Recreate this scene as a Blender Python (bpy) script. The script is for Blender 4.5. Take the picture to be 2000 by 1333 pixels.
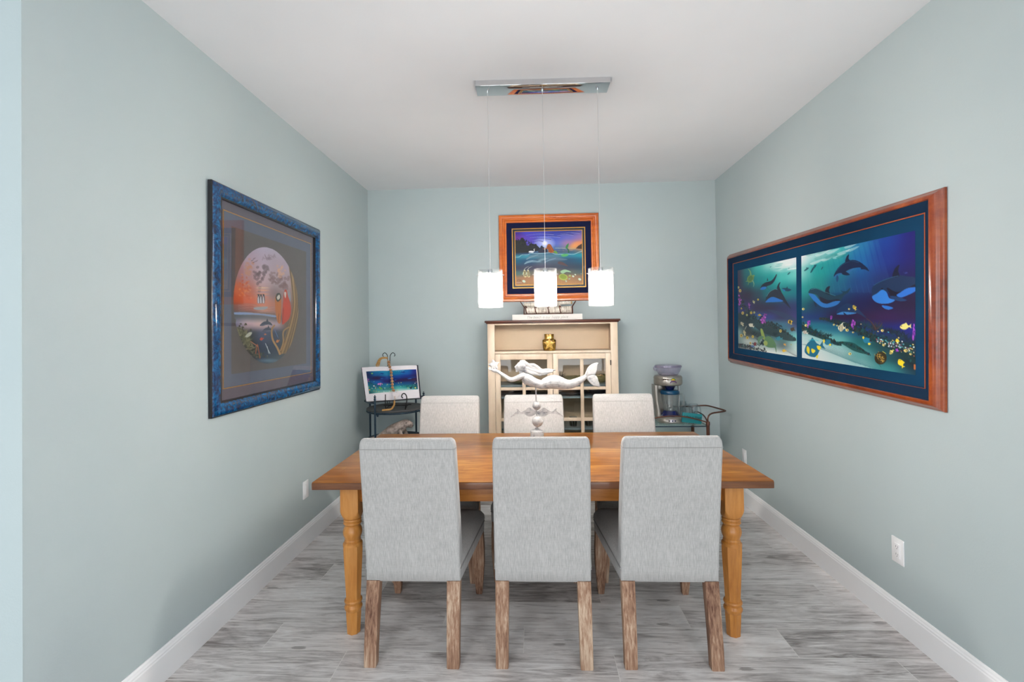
import bpy, bmesh, math, random
import numpy as np
from mathutils import Vector, Matrix

random.seed(7)
for o in list(bpy.data.objects):
    bpy.data.objects.remove(o, do_unlink=True)
SC = bpy.context.scene
COL = SC.collection

# ------------------------------------------------------------------ camera
YAW, PITCH, ROLL = 0.045925, 0.012780, -0.015391
f_ = Vector((-math.sin(YAW)*math.cos(PITCH), math.cos(YAW)*math.cos(PITCH), math.sin(PITCH)))
r_ = Vector((math.cos(YAW), math.sin(YAW), 0)); u_ = r_.cross(f_)
cr, sr = math.cos(ROLL), math.sin(ROLL)
r2 = r_*cr + u_*sr; u2 = r_*(-sr) + u_*cr
cd = bpy.data.cameras.new('camera'); cam = bpy.data.objects.new('camera', cd); COL.objects.link(cam)
cam.matrix_world = Matrix(((r2.x, u2.x, -f_.x, 0), (r2.y, u2.y, -f_.y, 0), (r2.z, u2.z, -f_.z, 1.46), (0, 0, 0, 1)))
cd.sensor_width = 36; cd.lens = 930/2000*36; cd.shift_y = -(666.5-635.04)/2000; cd.clip_start = .05
SC.camera = cam

# ------------------------------------------------------------------ exposure, world
SC.view_settings.view_transform = 'Standard'; SC.view_settings.look = 'None'
SC.view_settings.gamma = 1; SC.view_settings.use_curve_mapping = False
SC.view_settings.exposure = 0.0
w = bpy.data.worlds.new('world'); SC.world = w; w.use_nodes = True
w.node_tree.nodes['Background'].inputs[0].default_value = (.75, .85, 1, 1)
w.node_tree.nodes['Background'].inputs[1].default_value = 1.0

def area(name, loc, rot, sx, sy, power, col=(1, 1, 1)):
    l = bpy.data.lights.new(name, 'AREA'); l.shape = 'RECTANGLE'; l.size = sx; l.size_y = sy
    l.energy = power; l.color = col
    o = bpy.data.objects.new(name, l); COL.objects.link(o); o.location = loc; o.rotation_euler = rot
    return o
# daylight through the two big windows of the room behind the camera (they face the dining nook)
area('window_daylight', (-1.9, -5.12, 1.35), (math.radians(90), 0, 0), 2.6, 2.2, 112, (.98, .99, 1))
area('window_daylight', (1.9, -5.12, 1.35), (math.radians(90), 0, 0), 2.6, 2.2, 112, (.98, .99, 1))
# fill from unseen side windows, added to light the nook walls obliquely
area('window_daylight', (-4.62, -.2, 1.35), (0, math.radians(-90), 0), 2.2, 2.6, 30, (.98, .99, 1))
area('window_daylight', (4.12, -.2, 1.35), (0, math.radians(90), 0), 2.2, 2.6, 30, (.98, .99, 1))
# fill lights added under the unseen ceiling behind the camera, without fixtures
for lx, ly in ((-1.3, -1.2), (1.4, -1.2)):
    area('ceiling_panel_light', (lx, ly, 2.83), (0, 0, 0), .6, .6, 22, (1, .98, .95))

# ------------------------------------------------------------------ node helpers
def s2l(c):
    return tuple(((x/255)/12.92 if x/255 <= .04045 else ((x/255+.055)/1.055)**2.4) for x in c[:3])

class NT:
    def __init__(s, name):
        s.m = bpy.data.materials.new(name); s.m.use_nodes = True
        s.t = s.m.node_tree; s.b = s.t.nodes['Principled BSDF']; s.out = s.t.nodes['Material Output']
    def n(s, typ, **kw):
        nd = s.t.nodes.new(typ)
        for k, v in kw.items(): setattr(nd, k, v)
        return nd
    def l(s, a, b): s.t.links.new(a, b)
    def math(s, op, a, b=None, c=None):
        nd = s.n('ShaderNodeMath', operation=op)
        for i, v in enumerate((a, b, c)):
            if v is None: continue
            if isinstance(v, (int, float)): nd.inputs[i].default_value = v
            else: s.l(v, nd.inputs[i])
        return nd.outputs[0]
    def mix(s, fac, a, b, mode='MIX'):
        nd = s.n('ShaderNodeMix', data_type='RGBA', blend_type=mode)
        for i, v in ((0, fac), (6, a), (7, b)):
            if isinstance(v, (int, float)): nd.inputs[i].default_value = v
            elif isinstance(v, tuple): nd.inputs[i].default_value = (*v[:3], 1)
            else: s.l(v, nd.inputs[i])
        return nd.outputs[2]
    def ramp(s, fac, stops):
        nd = s.n('ShaderNodeValToRGB'); e = nd.color_ramp.elements
        while len(e) < len(stops): e.new(.5)
        for el, (p, c) in zip(e, stops):
            el.position = p; el.color = (*c[:3], 1) if isinstance(c, tuple) else (c, c, c, 1)
        s.l(fac, nd.inputs[0]); return nd.outputs[0]
    def coords(s, scale=(1, 1, 1), kind='Object', loc=(0, 0, 0), rnd=False):
        tc = s.n('ShaderNodeTexCoord'); mp = s.n('ShaderNodeMapping')
        mp.inputs['Scale'].default_value = scale; mp.inputs['Location'].default_value = loc
        src = tc.outputs[kind]
        if rnd:
            oi = s.n('ShaderNodeObjectInfo'); ad = s.n('ShaderNodeVectorMath', operation='ADD')
            mu = s.math('MULTIPLY', oi.outputs['Random'], 13.0)
            cx = s.n('ShaderNodeCombineXYZ'); s.l(mu, cx.inputs[0]); s.l(mu, cx.inputs[1]); s.l(mu, cx.inputs[2])
            s.l(src, ad.inputs[0]); s.l(cx.outputs[0], ad.inputs[1]); src = ad.outputs[0]
        s.l(src, mp.inputs[0]); return mp.outputs[0]
    def noise(s, vec, scale=5, detail=4, rough=.55, dist=0):
        nd = s.n('ShaderNodeTexNoise'); nd.inputs['Scale'].default_value = scale
        nd.inputs['Detail'].default_value = detail; nd.inputs['Roughness'].default_value = rough
        nd.inputs['Distortion'].default_value = dist
        if vec is not None: s.l(vec, nd.inputs['Vector'])
        return nd.outputs[0]
    def bump(s, h, strength=.3, dist=.002):
        nd = s.n('ShaderNodeBump'); nd.inputs['Strength'].default_value = strength
        nd.inputs['Distance'].default_value = dist; s.l(h, nd.inputs['Height']); s.l(nd.outputs[0], s.b.inputs['Normal'])
    def base(s, v):
        if isinstance(v, tuple): s.b.inputs['Base Color'].default_value = (*v[:3], 1)
        else: s.l(v, s.b.inputs['Base Color'])
    def set(s, **kw):
        for k, v in kw.items():
            s.b.inputs[{'rough': 'Roughness', 'metal': 'Metallic', 'spec': 'Specular IOR Level', 'coat': 'Coat Weight',
                        'coatr': 'Coat Roughness', 'sheen': 'Sheen Weight', 'trans': 'Transmission Weight', 'ior': 'IOR'}[k]].default_value = v
        return s

def plain(name, c, rough=.5, metal=0, var=.08, scale=14, bump=0, spec=.5, coat=0):
    """paint, plastic or metal with a faint procedural mottling"""
    t = NT(name); v = t.coords(rnd=True); nz = t.noise(v, scale, 5)
    lo = tuple(x*(1-var) for x in c); hi = tuple(min(1, x*(1+var)) for x in c)
    t.base(t.ramp(nz, [(.3, lo), (.7, hi)])); t.set(rough=rough, metal=metal, spec=spec, coat=coat)
    if bump: t.bump(t.noise(v, scale*12, 3), bump, .001)
    return t.m

def wood(name, dark, mid, light, axis=0, scale=9, stretch=14, rough=.4, coat=0, rot=None, bump=.15, lines=.5):
    t = NT(name); sc = [stretch, stretch, stretch]; sc[axis] = 1
    v = t.coords(tuple(sc), rnd=True)
    n1 = t.noise(v, scale*.12, 6, .6, .6); n2 = t.noise(v, scale, 6, .65, .2)
    v2 = t.coords((1, 1, 1), rnd=True); n3 = t.noise(v2, 3, 2)
    f = t.math('ADD', t.math('MULTIPLY', n1, 1-lines), t.math('MULTIPLY', n2, lines))
    f = t.math('ADD', f, t.math('MULTIPLY', t.math('SUBTRACT', n3, .5), .3))
    t.base(t.ramp(f, [(.33, dark), (.5, mid), (.66, light)]))
    t.set(rough=rough, coat=coat, coatr=.15); t.bump(n2, bump, .001)
    return t.m

def glassy(name, tint=(1, 1, 1), base=.04, haze=0, hazec=(.8, .8, .8)):
    """thin clear pane: straight-through plus Fresnel gloss"""
    t = NT(name); nt = t.t; nt.nodes.remove(t.b)
    tr = t.n('ShaderNodeBsdfTransparent'); tr.inputs[0].default_value = (*tint, 1)
    gl = t.n('ShaderNodeBsdfGlossy'); gl.inputs['Roughness'].default_value = .02
    lw = t.n('ShaderNodeLayerWeight'); lw.inputs[0].default_value = .5     # Schlick: base + (1-base)(1-cos)^5
    fac = t.math('ADD', t.math('MULTIPLY', t.math('POWER', lw.outputs['Facing'], 5.0), 1-base), base)
    mx = t.n('ShaderNodeMixShader'); t.l(fac, mx.inputs[0]); t.l(tr.outputs[0], mx.inputs[1]); t.l(gl.outputs[0], mx.inputs[2])
    o = mx.outputs[0]
    if haze:
        df = t.n('ShaderNodeBsdfDiffuse'); df.inputs[0].default_value = (*hazec, 1)
        m2 = t.n('ShaderNodeMixShader'); m2.inputs[0].default_value = haze; t.l(o, m2.inputs[1]); t.l(df.outputs[0], m2.inputs[2]); o = m2.outputs[0]
    t.l(o, t.out.inputs[0]); return t.m

# ------------------------------------------------------------------ mesh helpers
def bx(bm, lo, hi, bev=0, seg=2, mtx=None):
    g = bmesh.ops.create_cube(bm, size=1.0)
    vs = g['verts']
    for v in vs:
        v.co = Vector(((lo[i]+hi[i])/2 + v.co[i]*(hi[i]-lo[i])) for i in range(3))
    if bev:
        es = list({e for v in vs for e in v.link_edges})
        r = bmesh.ops.bevel(bm, geom=es, offset=bev, segments=seg, profile=.5, affect='EDGES')
        vs = list({v for f in r['faces'] for v in f.verts} | {v for v in vs if v.is_valid})
    if mtx is not None:
        for v in vs: v.co = mtx @ v.co
    return vs

def rings(bm, secs, cap=True, closed=True):
    """loft: list of equal-length point rings"""
    R = [[bm.verts.new(p) for p in s] for s in secs]; n = len(R[0])
    for a, b in zip(R[:-1], R[1:]):
        for i in range(n if closed else n-1):
            j = (i+1) % n
            try: bm.faces.new((a[i], a[j], b[j], b[i]))
            except ValueError: pass
    if cap and closed:
        bm.faces.new(R[0][::-1]); bm.faces.new(R[-1])
    return R

def lathe(bm, prof, c=(0, 0, 0), seg=24, cap=True, fx=1, fy=1, fn=None, rot0=0, mtx=None):
    secs = []
    for r, z in prof:
        s = []
        for k in range(seg):
            a = 2*math.pi*k/seg + rot0; q = fn(a, z) if fn else 1
            p = Vector((c[0]+r*q*fx*math.cos(a), c[1]+r*q*fy*math.sin(a), c[2]+z))
            s.append(mtx @ p if mtx is not None else p)
        secs.append(s)
    return rings(bm, secs, cap)

def tube(bm, pts, r, seg=8, cap=True, flat=1.0):
    pts = [Vector(p) for p in pts]; n = len(pts)
    rs = r if isinstance(r, (list, tuple)) else [r]*n
    up = None; secs = []
    for i, p in enumerate(pts):
        t = (pts[min(i+1, n-1)]-pts[max(i-1, 0)]).normalized()
        if up is None:
            up = Vector((0, 0, 1)) if abs(t.z) < .9 else Vector((1, 0, 0))
        up = (up - t*up.dot(t)).normalized(); sd = t.cross(up)
        secs.append([p + (up*math.cos(a)*flat + sd*math.sin(a))*rs[i] for a in (2*math.pi*k/seg for k in range(seg))])
    return rings(bm, secs, cap)

def spl(pts, n=6, closed=False):
    """Catmull-Rom through points"""
    P = [tuple(p) for p in pts]; L = len(P); out = []
    rng = range(L if closed else L-1)
    for i in rng:
        if closed: p0, p1, p2, p3 = P[i-1], P[i], P[(i+1) % L], P[(i+2) % L]
        else: p0, p1, p2, p3 = P[max(i-1, 0)], P[i], P[i+1], P[min(i+2, L-1)]
        for k in range(n):
            t = k/n
            out.append(tuple(.5*((2*b)+(-a+c)*t+(2*a-5*b+4*c-d)*t*t+(-a+3*b-3*c+d)*t**3) for a, b, c, d in zip(p0, p1, p2, p3)))
    if not closed: out.append(P[-1])
    return out

def prism(bm, poly, fn, t0, t1):
    """poly 2-D outline; fn(a, b, t) -> 3-D; t0..t1 thickness"""
    A = [bm.verts.new(fn(a, b, t0)) for a, b in poly]; B = [bm.verts.new(fn(a, b, t1)) for a, b in poly]
    n = len(A); bm.faces.new(A[::-1]); bm.faces.new(B)
    for i in range(n): bm.faces.new((A[i], A[(i+1) % n], B[(i+1) % n], B[i]))

def ball(bm, c, r, sx=1, sy=1, sz=1, u=16, v=10, mtx=None):
    g = bmesh.ops.create_uvsphere(bm, u_segments=u, v_segments=v, radius=1)
    for q in g['verts']:
        p = Vector((q.co.x*r*sx, q.co.y*r*sy, q.co.z*r*sz))
        if mtx is not None: p = mtx @ p
        q.co = p + Vector(c)

def obj(name, bm, m, parent=None, smooth=35, loc=None):
    bmesh.ops.recalc_face_normals(bm, faces=bm.faces)
    me = bpy.data.meshes.new(name); bm.to_mesh(me); bm.free()
    if smooth:
        me.polygons.foreach_set('use_smooth', [True]*len(me.polygons))
        me.set_sharp_from_angle(angle=math.radians(smooth))
    me.materials.append(m)
    o = bpy.data.objects.new(name, me); COL.objects.link(o)
    if parent is not None: o.parent = parent
    if loc: o.location = loc
    return o

def thing(name, label, cat, loc=(0, 0, 0), rz=0, group=None):
    o = bpy.data.objects.new(name, None); COL.objects.link(o); o.empty_display_size = .1
    o.location = loc; o.rotation_euler = (0, 0, rz); o['label'] = label; o['category'] = cat
    if group: o['group'] = group
    return o
def tag(o, label, cat, group=None):
    o['label'] = label; o['category'] = cat
    if group: o['group'] = group
    return o
def struct(name, bm, m, parent=None, smooth=None):
    o = obj(name, bm, m, parent, smooth)
    if parent is None: o['kind'] = 'structure'
    return o
def BM(): return bmesh.new()

def dup(root, loc=None, rz=None, label=None):
    def rec(o, par):
        c = o.copy(); COL.objects.link(c)
        if par is not None: c.parent = par
        for ch in [x for x in bpy.data.objects if x.parent == o]: rec(ch, c)
        return c
    r = rec(root, None)
    if loc is not None: r.location = loc
    if rz is not None: r.rotation_euler = (0, 0, rz)
    if label: r['label'] = label
    return r

# ------------------------------------------------------------------ materials
XL, XR, YB, ZC = -1.597, 1.722, 4.547, 2.850
def wall_mat():
    t = NT('blue_green_wall_paint'); v = t.coords(kind='Object')
    t.base(t.ramp(t.noise(v, 1.3, 3), [(.3, s2l((182, 195, 197))), (.7, s2l((187, 199, 200)))]))
    t.set(rough=.62, spec=.25); t.bump(t.noise(v, 160, 3), .25, .0012); return t.m
M_wall = wall_mat()
def ceil_mat():
    t = NT('white_ceiling_paint'); v = t.coords()
    t.base(t.ramp(t.noise(v, 2, 2), [(.3, (.78, .80, .825)), (.7, (.81, .83, .855))]))
    t.set(rough=.8, spec=.2); t.bump(t.noise(v, 120, 3), .2, .0012); return t.m
M_ceil = ceil_mat()
M_trim = plain('white_trim_paint', (.95, .95, .96), .35, var=.02, scale=3)
def floor_mat():
    t = NT('grey_wood_look_tile'); tc = t.n('ShaderNodeTexCoord'); sp = t.n('ShaderNodeSeparateXYZ')
    t.l(tc.outputs['Object'], sp.inputs[0]); X, Y = sp.outputs[0], sp.outputs[1]
    L, Wd = 1.217, .2032
    v = t.math('DIVIDE', t.math('SUBTRACT', Y, 2.173), Wd); row = t.math('FLOOR', v); fv = t.math('FRACT', v)
    u = t.math('DIVIDE', t.math('ADD', t.math('ADD', X, .071), t.math('MULTIPLY', row, .4057)), L)
    col = t.math('FLOOR', u); fu = t.math('FRACT', u)
    def edge(fr, size, g):
        d = t.math('MINIMUM', fr, t.math('SUBTRACT', 1.0, fr)); return t.math('LESS_THAN', d, g/size)
    grout = t.math('MAXIMUM', edge(fv, Wd, .0014), edge(fu, L, .0014))
    cx = t.n('ShaderNodeCombineXYZ'); t.l(row, cx.inputs[0]); t.l(col, cx.inputs[1])
    wn = t.n('ShaderNodeTexWhiteNoise', noise_dimensions='2D'); t.l(cx.outputs[0], wn.inputs['Vector'])
    rnd = wn.outputs['Value']; ofs = t.n('ShaderNodeVectorMath', operation='SCALE'); t.l(wn.outputs['Color'], ofs.inputs[0]); ofs.inputs['Scale'].default_value = 37
    ad = t.n('ShaderNodeVectorMath', operation='ADD'); t.l(tc.outputs['Object'], ad.inputs[0]); t.l(ofs.outputs[0], ad.inputs[1])
    def stretched(sx, sy):
        mp = t.n('ShaderNodeMapping'); mp.inputs['Scale'].default_value = (sx, sy, 1); t.l(ad.outputs[0], mp.inputs[0]); return mp.outputs[0]
    g1 = t.noise(stretched(1.2, 10), 2.8, 9, .70, 1.4)     # broad wavy grain
    g2 = t.noise(stretched(1, 42), 5.5, 6, .7, .3)      # fine streaks
    g3 = t.noise(stretched(1, 2.6), 2.2, 3, .6, 1.2); g4 = t.noise(stretched(1, 26), 3.4, 7, .72, .8)    # blotches
    f = t.math('ADD', t.math('MULTIPLY', g1, .7), t.math('MULTIPLY', g2, .3))
    f = t.math('ADD', f, t.math('MULTIPLY', t.math('SUBTRACT', g3, .5), .35))
    f = t.math('ADD', f, t.math('MULTIPLY', t.math('SUBTRACT', rnd, .5), .14))
    c = t.ramp(f, [(.33, s2l((136, 129, 126))), (.44, s2l((192, 186, 184))), (.53, s2l((222, 217, 215))), (.66, s2l((243, 240, 239)))])
    c = t.mix(t.math('MULTIPLY', t.ramp(g4, [(.36, 1.0), (.43, 0.0)]), .55), c, s2l((112, 104, 100)))
    # knots
    mp = stretched(2.1, 6.2); vo = t.n('ShaderNodeTexVoronoi'); vo.inputs['Scale'].default_value = 1.15; t.l(mp, vo.inputs['Vector'])
    kn = t.math('LESS_THAN', t.math('ADD', vo.outputs['Distance'], t.math('MULTIPLY', t.math('SUBTRACT', g2, .5), .18)), .085)
    c = t.mix(t.math('MULTIPLY', kn, .55), c, s2l((104, 96, 92)))
    c = t.mix(grout, c, s2l((232, 228, 224)))
    t.base(c); t.set(rough=.42, spec=.45)
    h = t.math('SUBTRACT', t.math('MULTIPLY', g2, .4), t.math('MULTIPLY', grout, 1.0)); t.bump(h, .25, .0015)
    return t.m
M_floor = floor_mat()

# ------------------------------------------------------------------ room shell
X0, X1, Y0 = -4.5, 4.0, -5.0      # the open room behind the camera
b = BM(); bx(b, (X0-.2, Y0-.2, -.1), (X1+.2, YB+.2, 0)); struct('floor', b, M_floor)
b = BM(); bx(b, (X0-.2, Y0-.2, ZC), (X1+.2, YB+.2, ZC+.1)); struct('ceiling', b, M_ceil)
YL, YR = 1.415, 1.15              # where the nook's side walls end
b = BM(); bx(b, (XL-.15, YL, 0), (XL, YB, ZC), 0); struct('wall_left', b, M_wall)
b = BM(); bx(b, (XR, YR, 0), (XR+.15, YB, ZC), 0); struct('wall_right', b, M_wall)
b = BM(); bx(b, (XL-.15, YB, 0), (XR+.15, YB+.12, ZC)); struct('wall_back', b, M_wall)
b = BM(); bx(b, (X0, YL, 0), (XL-.15, YL+.15, ZC)); struct('wall_front_left', b, M_wall)
b = BM(); bx(b, (XR+.15, YR, 0), (X1, YR+.15, ZC)); struct('wall_front_right', b, M_wall)
for nm, xa, xb, yt in (('wall_far_left', X0-.12, X0, YL+.15), ('wall_far_right', X1, X1+.12, YR+.15)):
    b = BM()
    for ya, yb, za, zb in ((Y0, -1.5, 0, ZC), (1.1, yt, 0, ZC), (-1.5, 1.1, 0, .25), (-1.5, 1.1, 2.45, ZC)): bx(b, (xa, ya, za), (xb, yb, zb))
    struct(nm, b, M_wall)
b = BM()
for lo, hi in (((X0, 0), (-3.2, ZC)), ((-.6, 0), (.6, ZC)), ((3.2, 0), (X1, ZC)), ((-3.2, 0), (-.6, .25)), ((.6, 0), (3.2, .25)),
               ((-3.2, 2.45), (-.6, ZC)), ((.6, 2.45), (3.2, ZC))):
    bx(b, (lo[0], Y0-.12, lo[1]), (hi[0], Y0, hi[1]))
struct('wall_rear', b, M_wall)
M_pane = glassy('window_glass', (.97, .98, .98))
for k, (a, c) in enumerate(((-3.2, -.6), (.6, 3.2))):
    b = BM(); m_ = (a+c)/2
    for lo, hi in (((a, .25), (a+.06, 2.45)), ((c-.06, .25), (c, 2.45)), ((m_-.03, .31), (m_+.03, 2.39)), ((a+.06, .25), (c-.06, .31)), ((a+.06, 2.39), (c-.06, 2.45))):
        bx(b, (lo[0], Y0-.08, lo[1]), (hi[0], Y0-.03, hi[1]))
    wf = struct('window_%d' % (k+1), b, M_trim)
    b = BM(); bx(b, (a+.05, Y0-.058, .30), (c-.05, Y0-.052, 2.40)); obj('pane', b, M_pane, wf, None)
for k, xc in enumerate((X0-.055, X1+.055)):  # unseen side windows, added to bring slanting light into the nook
    b = BM()
    for ya, yb, za, zb in ((-1.5, -1.44, .25, 2.45), (1.04, 1.1, .25, 2.45), (-.23, -.17, .31, 2.39), (-1.44, 1.04, .25, .31), (-1.44, 1.04, 2.39, 2.45)):
        bx(b, (xc-.025, ya, za), (xc+.025, yb, zb))
    wf = struct('window_%d' % (k+3), b, M_trim)
    b = BM(); bx(b, (xc-.003, -1.45, .30), (xc+.003, 1.05, 2.40)); obj('pane', b, M_pane, wf, None)
# baseboards with an ogee top edge
def baseboard(name, p0, p1, nrm):
    b = BM(); p0 = Vector(p0); p1 = Vector(p1); nrm = Vector(nrm)
    prof = [(0, 0), (.015, 0), (.015, .112), (.0125, .117), (.0125, .123), (.009, .129), (.0075, .136), (.004, .1415), (0, .1415)]
    rings(b, [[p + nrm*d + Vector((0, 0, z)) for d, z in prof] for p in (p0, p1)])
    return struct(name, b, M_trim)
baseboard('baseboard_left', (XL, YL, 0), (XL, YB, 0), (1, 0, 0))
baseboard('baseboard_right', (XR, YR, 0), (XR, YB, 0), (-1, 0, 0))
baseboard('baseboard_back', (XL+.015, YB, 0), (XR-.015, YB, 0), (0, -1, 0))
baseboard('baseboard_front_left', (X0, YL, 0), (XL, YL, 0), (0, -1, 0))
baseboard('baseboard_front_right', (XR, YR, 0), (X1, YR, 0), (0, -1, 0))
# ------------------------------------------------------------------ dining table
M_top = wood('amber_stained_table_top', s2l((122, 66, 22)), s2l((178, 108, 44)), s2l((204, 138, 66)), axis=0, scale=5, stretch=7, rough=.33, coat=.25, bump=.06, lines=.35)
M_edge = wood('dark_stained_edge', s2l((84, 48, 26)), s2l((112, 68, 38)), s2l((132, 84, 48)), axis=0, scale=6, stretch=10, rough=.3, coat=.3)
M_leg = wood('honey_pine', s2l((168, 104, 40)), s2l((196, 130, 58)), s2l((212, 150, 78)), axis=2, scale=7, stretch=9, rough=.38, coat=.2)
M_apron = wood('honey_pine_apron', s2l((150, 88, 32)), s2l((182, 116, 50)), s2l((202, 138, 68)), axis=0, scale=7, stretch=10, rough=.38, coat=.2)
def parquet_top():
    """solid staves glued edge to edge, each a little different"""
    t = NT('stave_table_top'); tc = t.n('ShaderNodeTexCoord'); sp = t.n('ShaderNodeSeparateXYZ'); t.l(tc.outputs['Object'], sp.inputs[0])
    row = t.math('FLOOR', t.math('DIVIDE', sp.outputs[1], .088))
    u = t.math('FLOOR', t.math('DIVIDE', t.math('ADD', sp.outputs[0], t.math('MULTIPLY', row, .37)), .62))
    cx = t.n('ShaderNodeCombineXYZ'); t.l(row, cx.inputs[0]); t.l(u, cx.inputs[1])
    wn = t.n('ShaderNodeTexWhiteNoise', noise_dimensions='2D'); t.l(cx.outputs[0], wn.inputs['Vector'])
    v = t.coords((1, 6, 6)); n1 = t.noise(v, 3.2, 6, .6, 1.0); n2 = t.noise(t.coords((1, 1, 1)), 3.5, 3, .5)
    f = t.math('ADD', t.math('MULTIPLY', n1, .6), t.math('MULTIPLY', n2, .4))
    f = t.math('ADD', f, t.math('MULTIPLY', t.math('SUBTRACT', wn.outputs['Value'], .5), .10))
    t.base(t.ramp(f, [(.34, s2l((118, 66, 16))), (.5, s2l((160, 98, 32))), (.64, s2l((190, 132, 56)))]))
    t.set(rough=.30, coat=.3, coatr=.12); t.bump(n1, .05, .001); return t.m
M_top = parquet_top()
table = thing('dining_table', 'long farmhouse dining table with amber stained top and turned honey pine legs', 'table', (.006, 2.745, 0), .0110)
TW, TD = 1.071, .528
b = BM(); bx(b, (-TW+.002, -TD+.002, .7565), (TW-.002, TD-.002, .760), .0012, 2); obj('tabletop', b, M_top, table)
b = BM(); bx(b, (-TW, -TD, .724), (TW, TD, .7568), .004, 3); obj('edge_band', b, M_edge, table)['label'] = 'darker stained table edge'
LX, LY = .915, .425
for s in (-1, 1):
    b = BM(); bx(b, (-LX+.04, s*LY-.012, .637), (LX-.04, s*LY+.012, .7245), .002); obj('apron', b, M_apron, table)
    b = BM(); bx(b, (s*LX-.012, -LY+.04, .637), (s*LX+.012, LY-.04, .7245), .002); obj('apron', b, M_apron, table)
def table_leg(x, y):
    b = BM(); h = .044
    # square block with rounded shoulders
    secs = []
    def sq(hw, rr, z, n=6):
        out = []
        for q in range(4):
            cx_, cy_ = ((1, 1), (-1, 1), (-1, -1), (1, -1))[q]
            for k in range(n):
                a = math.pi/2*(q + k/(n-1)); out.append((x+cx_*(hw-rr)+rr*math.cos(a), y+cy_*(hw-rr)+rr*math.sin(a), z))
        return out
    for hw, rr, z in ((h, .003, .7245), (h, .003, .60), (h, .010, .588), (h, .022, .577), (h, .034, .567), (.0425, .041, .560), (.039, .0385, .557)):
        secs.append(sq(hw, rr, z))
    rings(b, secs)
    prof = [(.036, .5575), (.0405, .556), (.0432, .550), (.0405, .544), (.0395, .542), (.043, .538), (.0435, .533), (.040, .528), (.0365, .524), (.0362, .519),
            (.041, .511), (.0450, .498), (.0455, .488), (.0435, .476), (.038, .463), (.0368, .456), (.0388, .452), (.0388, .447), (.0372, .445), (.042, .441), (.0458, .436), (.0462, .425)]
    lathe(b, prof, (x, y, 0), 28)
    def octo(a, z): 
        d = math.pi/4; m = (a % d) - d/2; return 1/math.cos(m)*.955
    lathe(b, [(.0462, .426), (.0462, .40), (.0405, .28), (.0345, .165)], (x, y, 0), 40, fn=octo)
    lathe(b, [(.034, .168), (.041, .163), (.0425, .156), (.040, .149), (.036, .146), (.035, .141), (.0385, .136), (.0425, .129), (.0425, .122), (.039, .114), (.0365, .108)], (x, y, 0), 28)
    lathe(b, [(.0368, .109), (.0365, .10), (.0315, .004), (.029, 0)], (x, y, 0), 40, fn=octo)
    return obj('leg', b, M_leg, table, 25)
for sx in (-1, 1):
    for sy in (-1, 1): table_leg(sx*LX, sy*LY)

# ------------------------------------------------------------------ chairs
def linen(name, c):
    t = NT(name); v = t.coords((1, .6, .05), rnd=False); n1 = t.noise(v, 330, 3, .65); n2 = t.noise(t.coords((.10, 1, 1)), 330, 2, .6)
    n3 = t.noise(t.coords(), 7, 3)
    f = t.math('ADD', t.math('MULTIPLY', n1, .68), t.math('MULTIPLY', n2, .17)); f = t.math('ADD', f, t.math('MULTIPLY', n3, .15))
    t.base(t.ramp(f, [(.36, tuple(x*.80 for x in c)), (.52, c), (.64, tuple(min(1, x*1.16) for x in c))]))
    t.set(rough=.9, spec=.15, sheen=.15); t.bump(f, .35, .0012); return t.m
M_linen = linen('oatmeal_linen', (.47, .46, .45))
M_pipe = plain('linen_welt', (.36, .35, .34), .85, scale=80)
M_old = wood('weathered_reclaimed_wood', s2l((92, 56, 40)), s2l((158, 122, 98)), s2l((206, 182, 158)), axis=2, scale=7, stretch=18, rough=.75, bump=.6, lines=.6)

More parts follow.
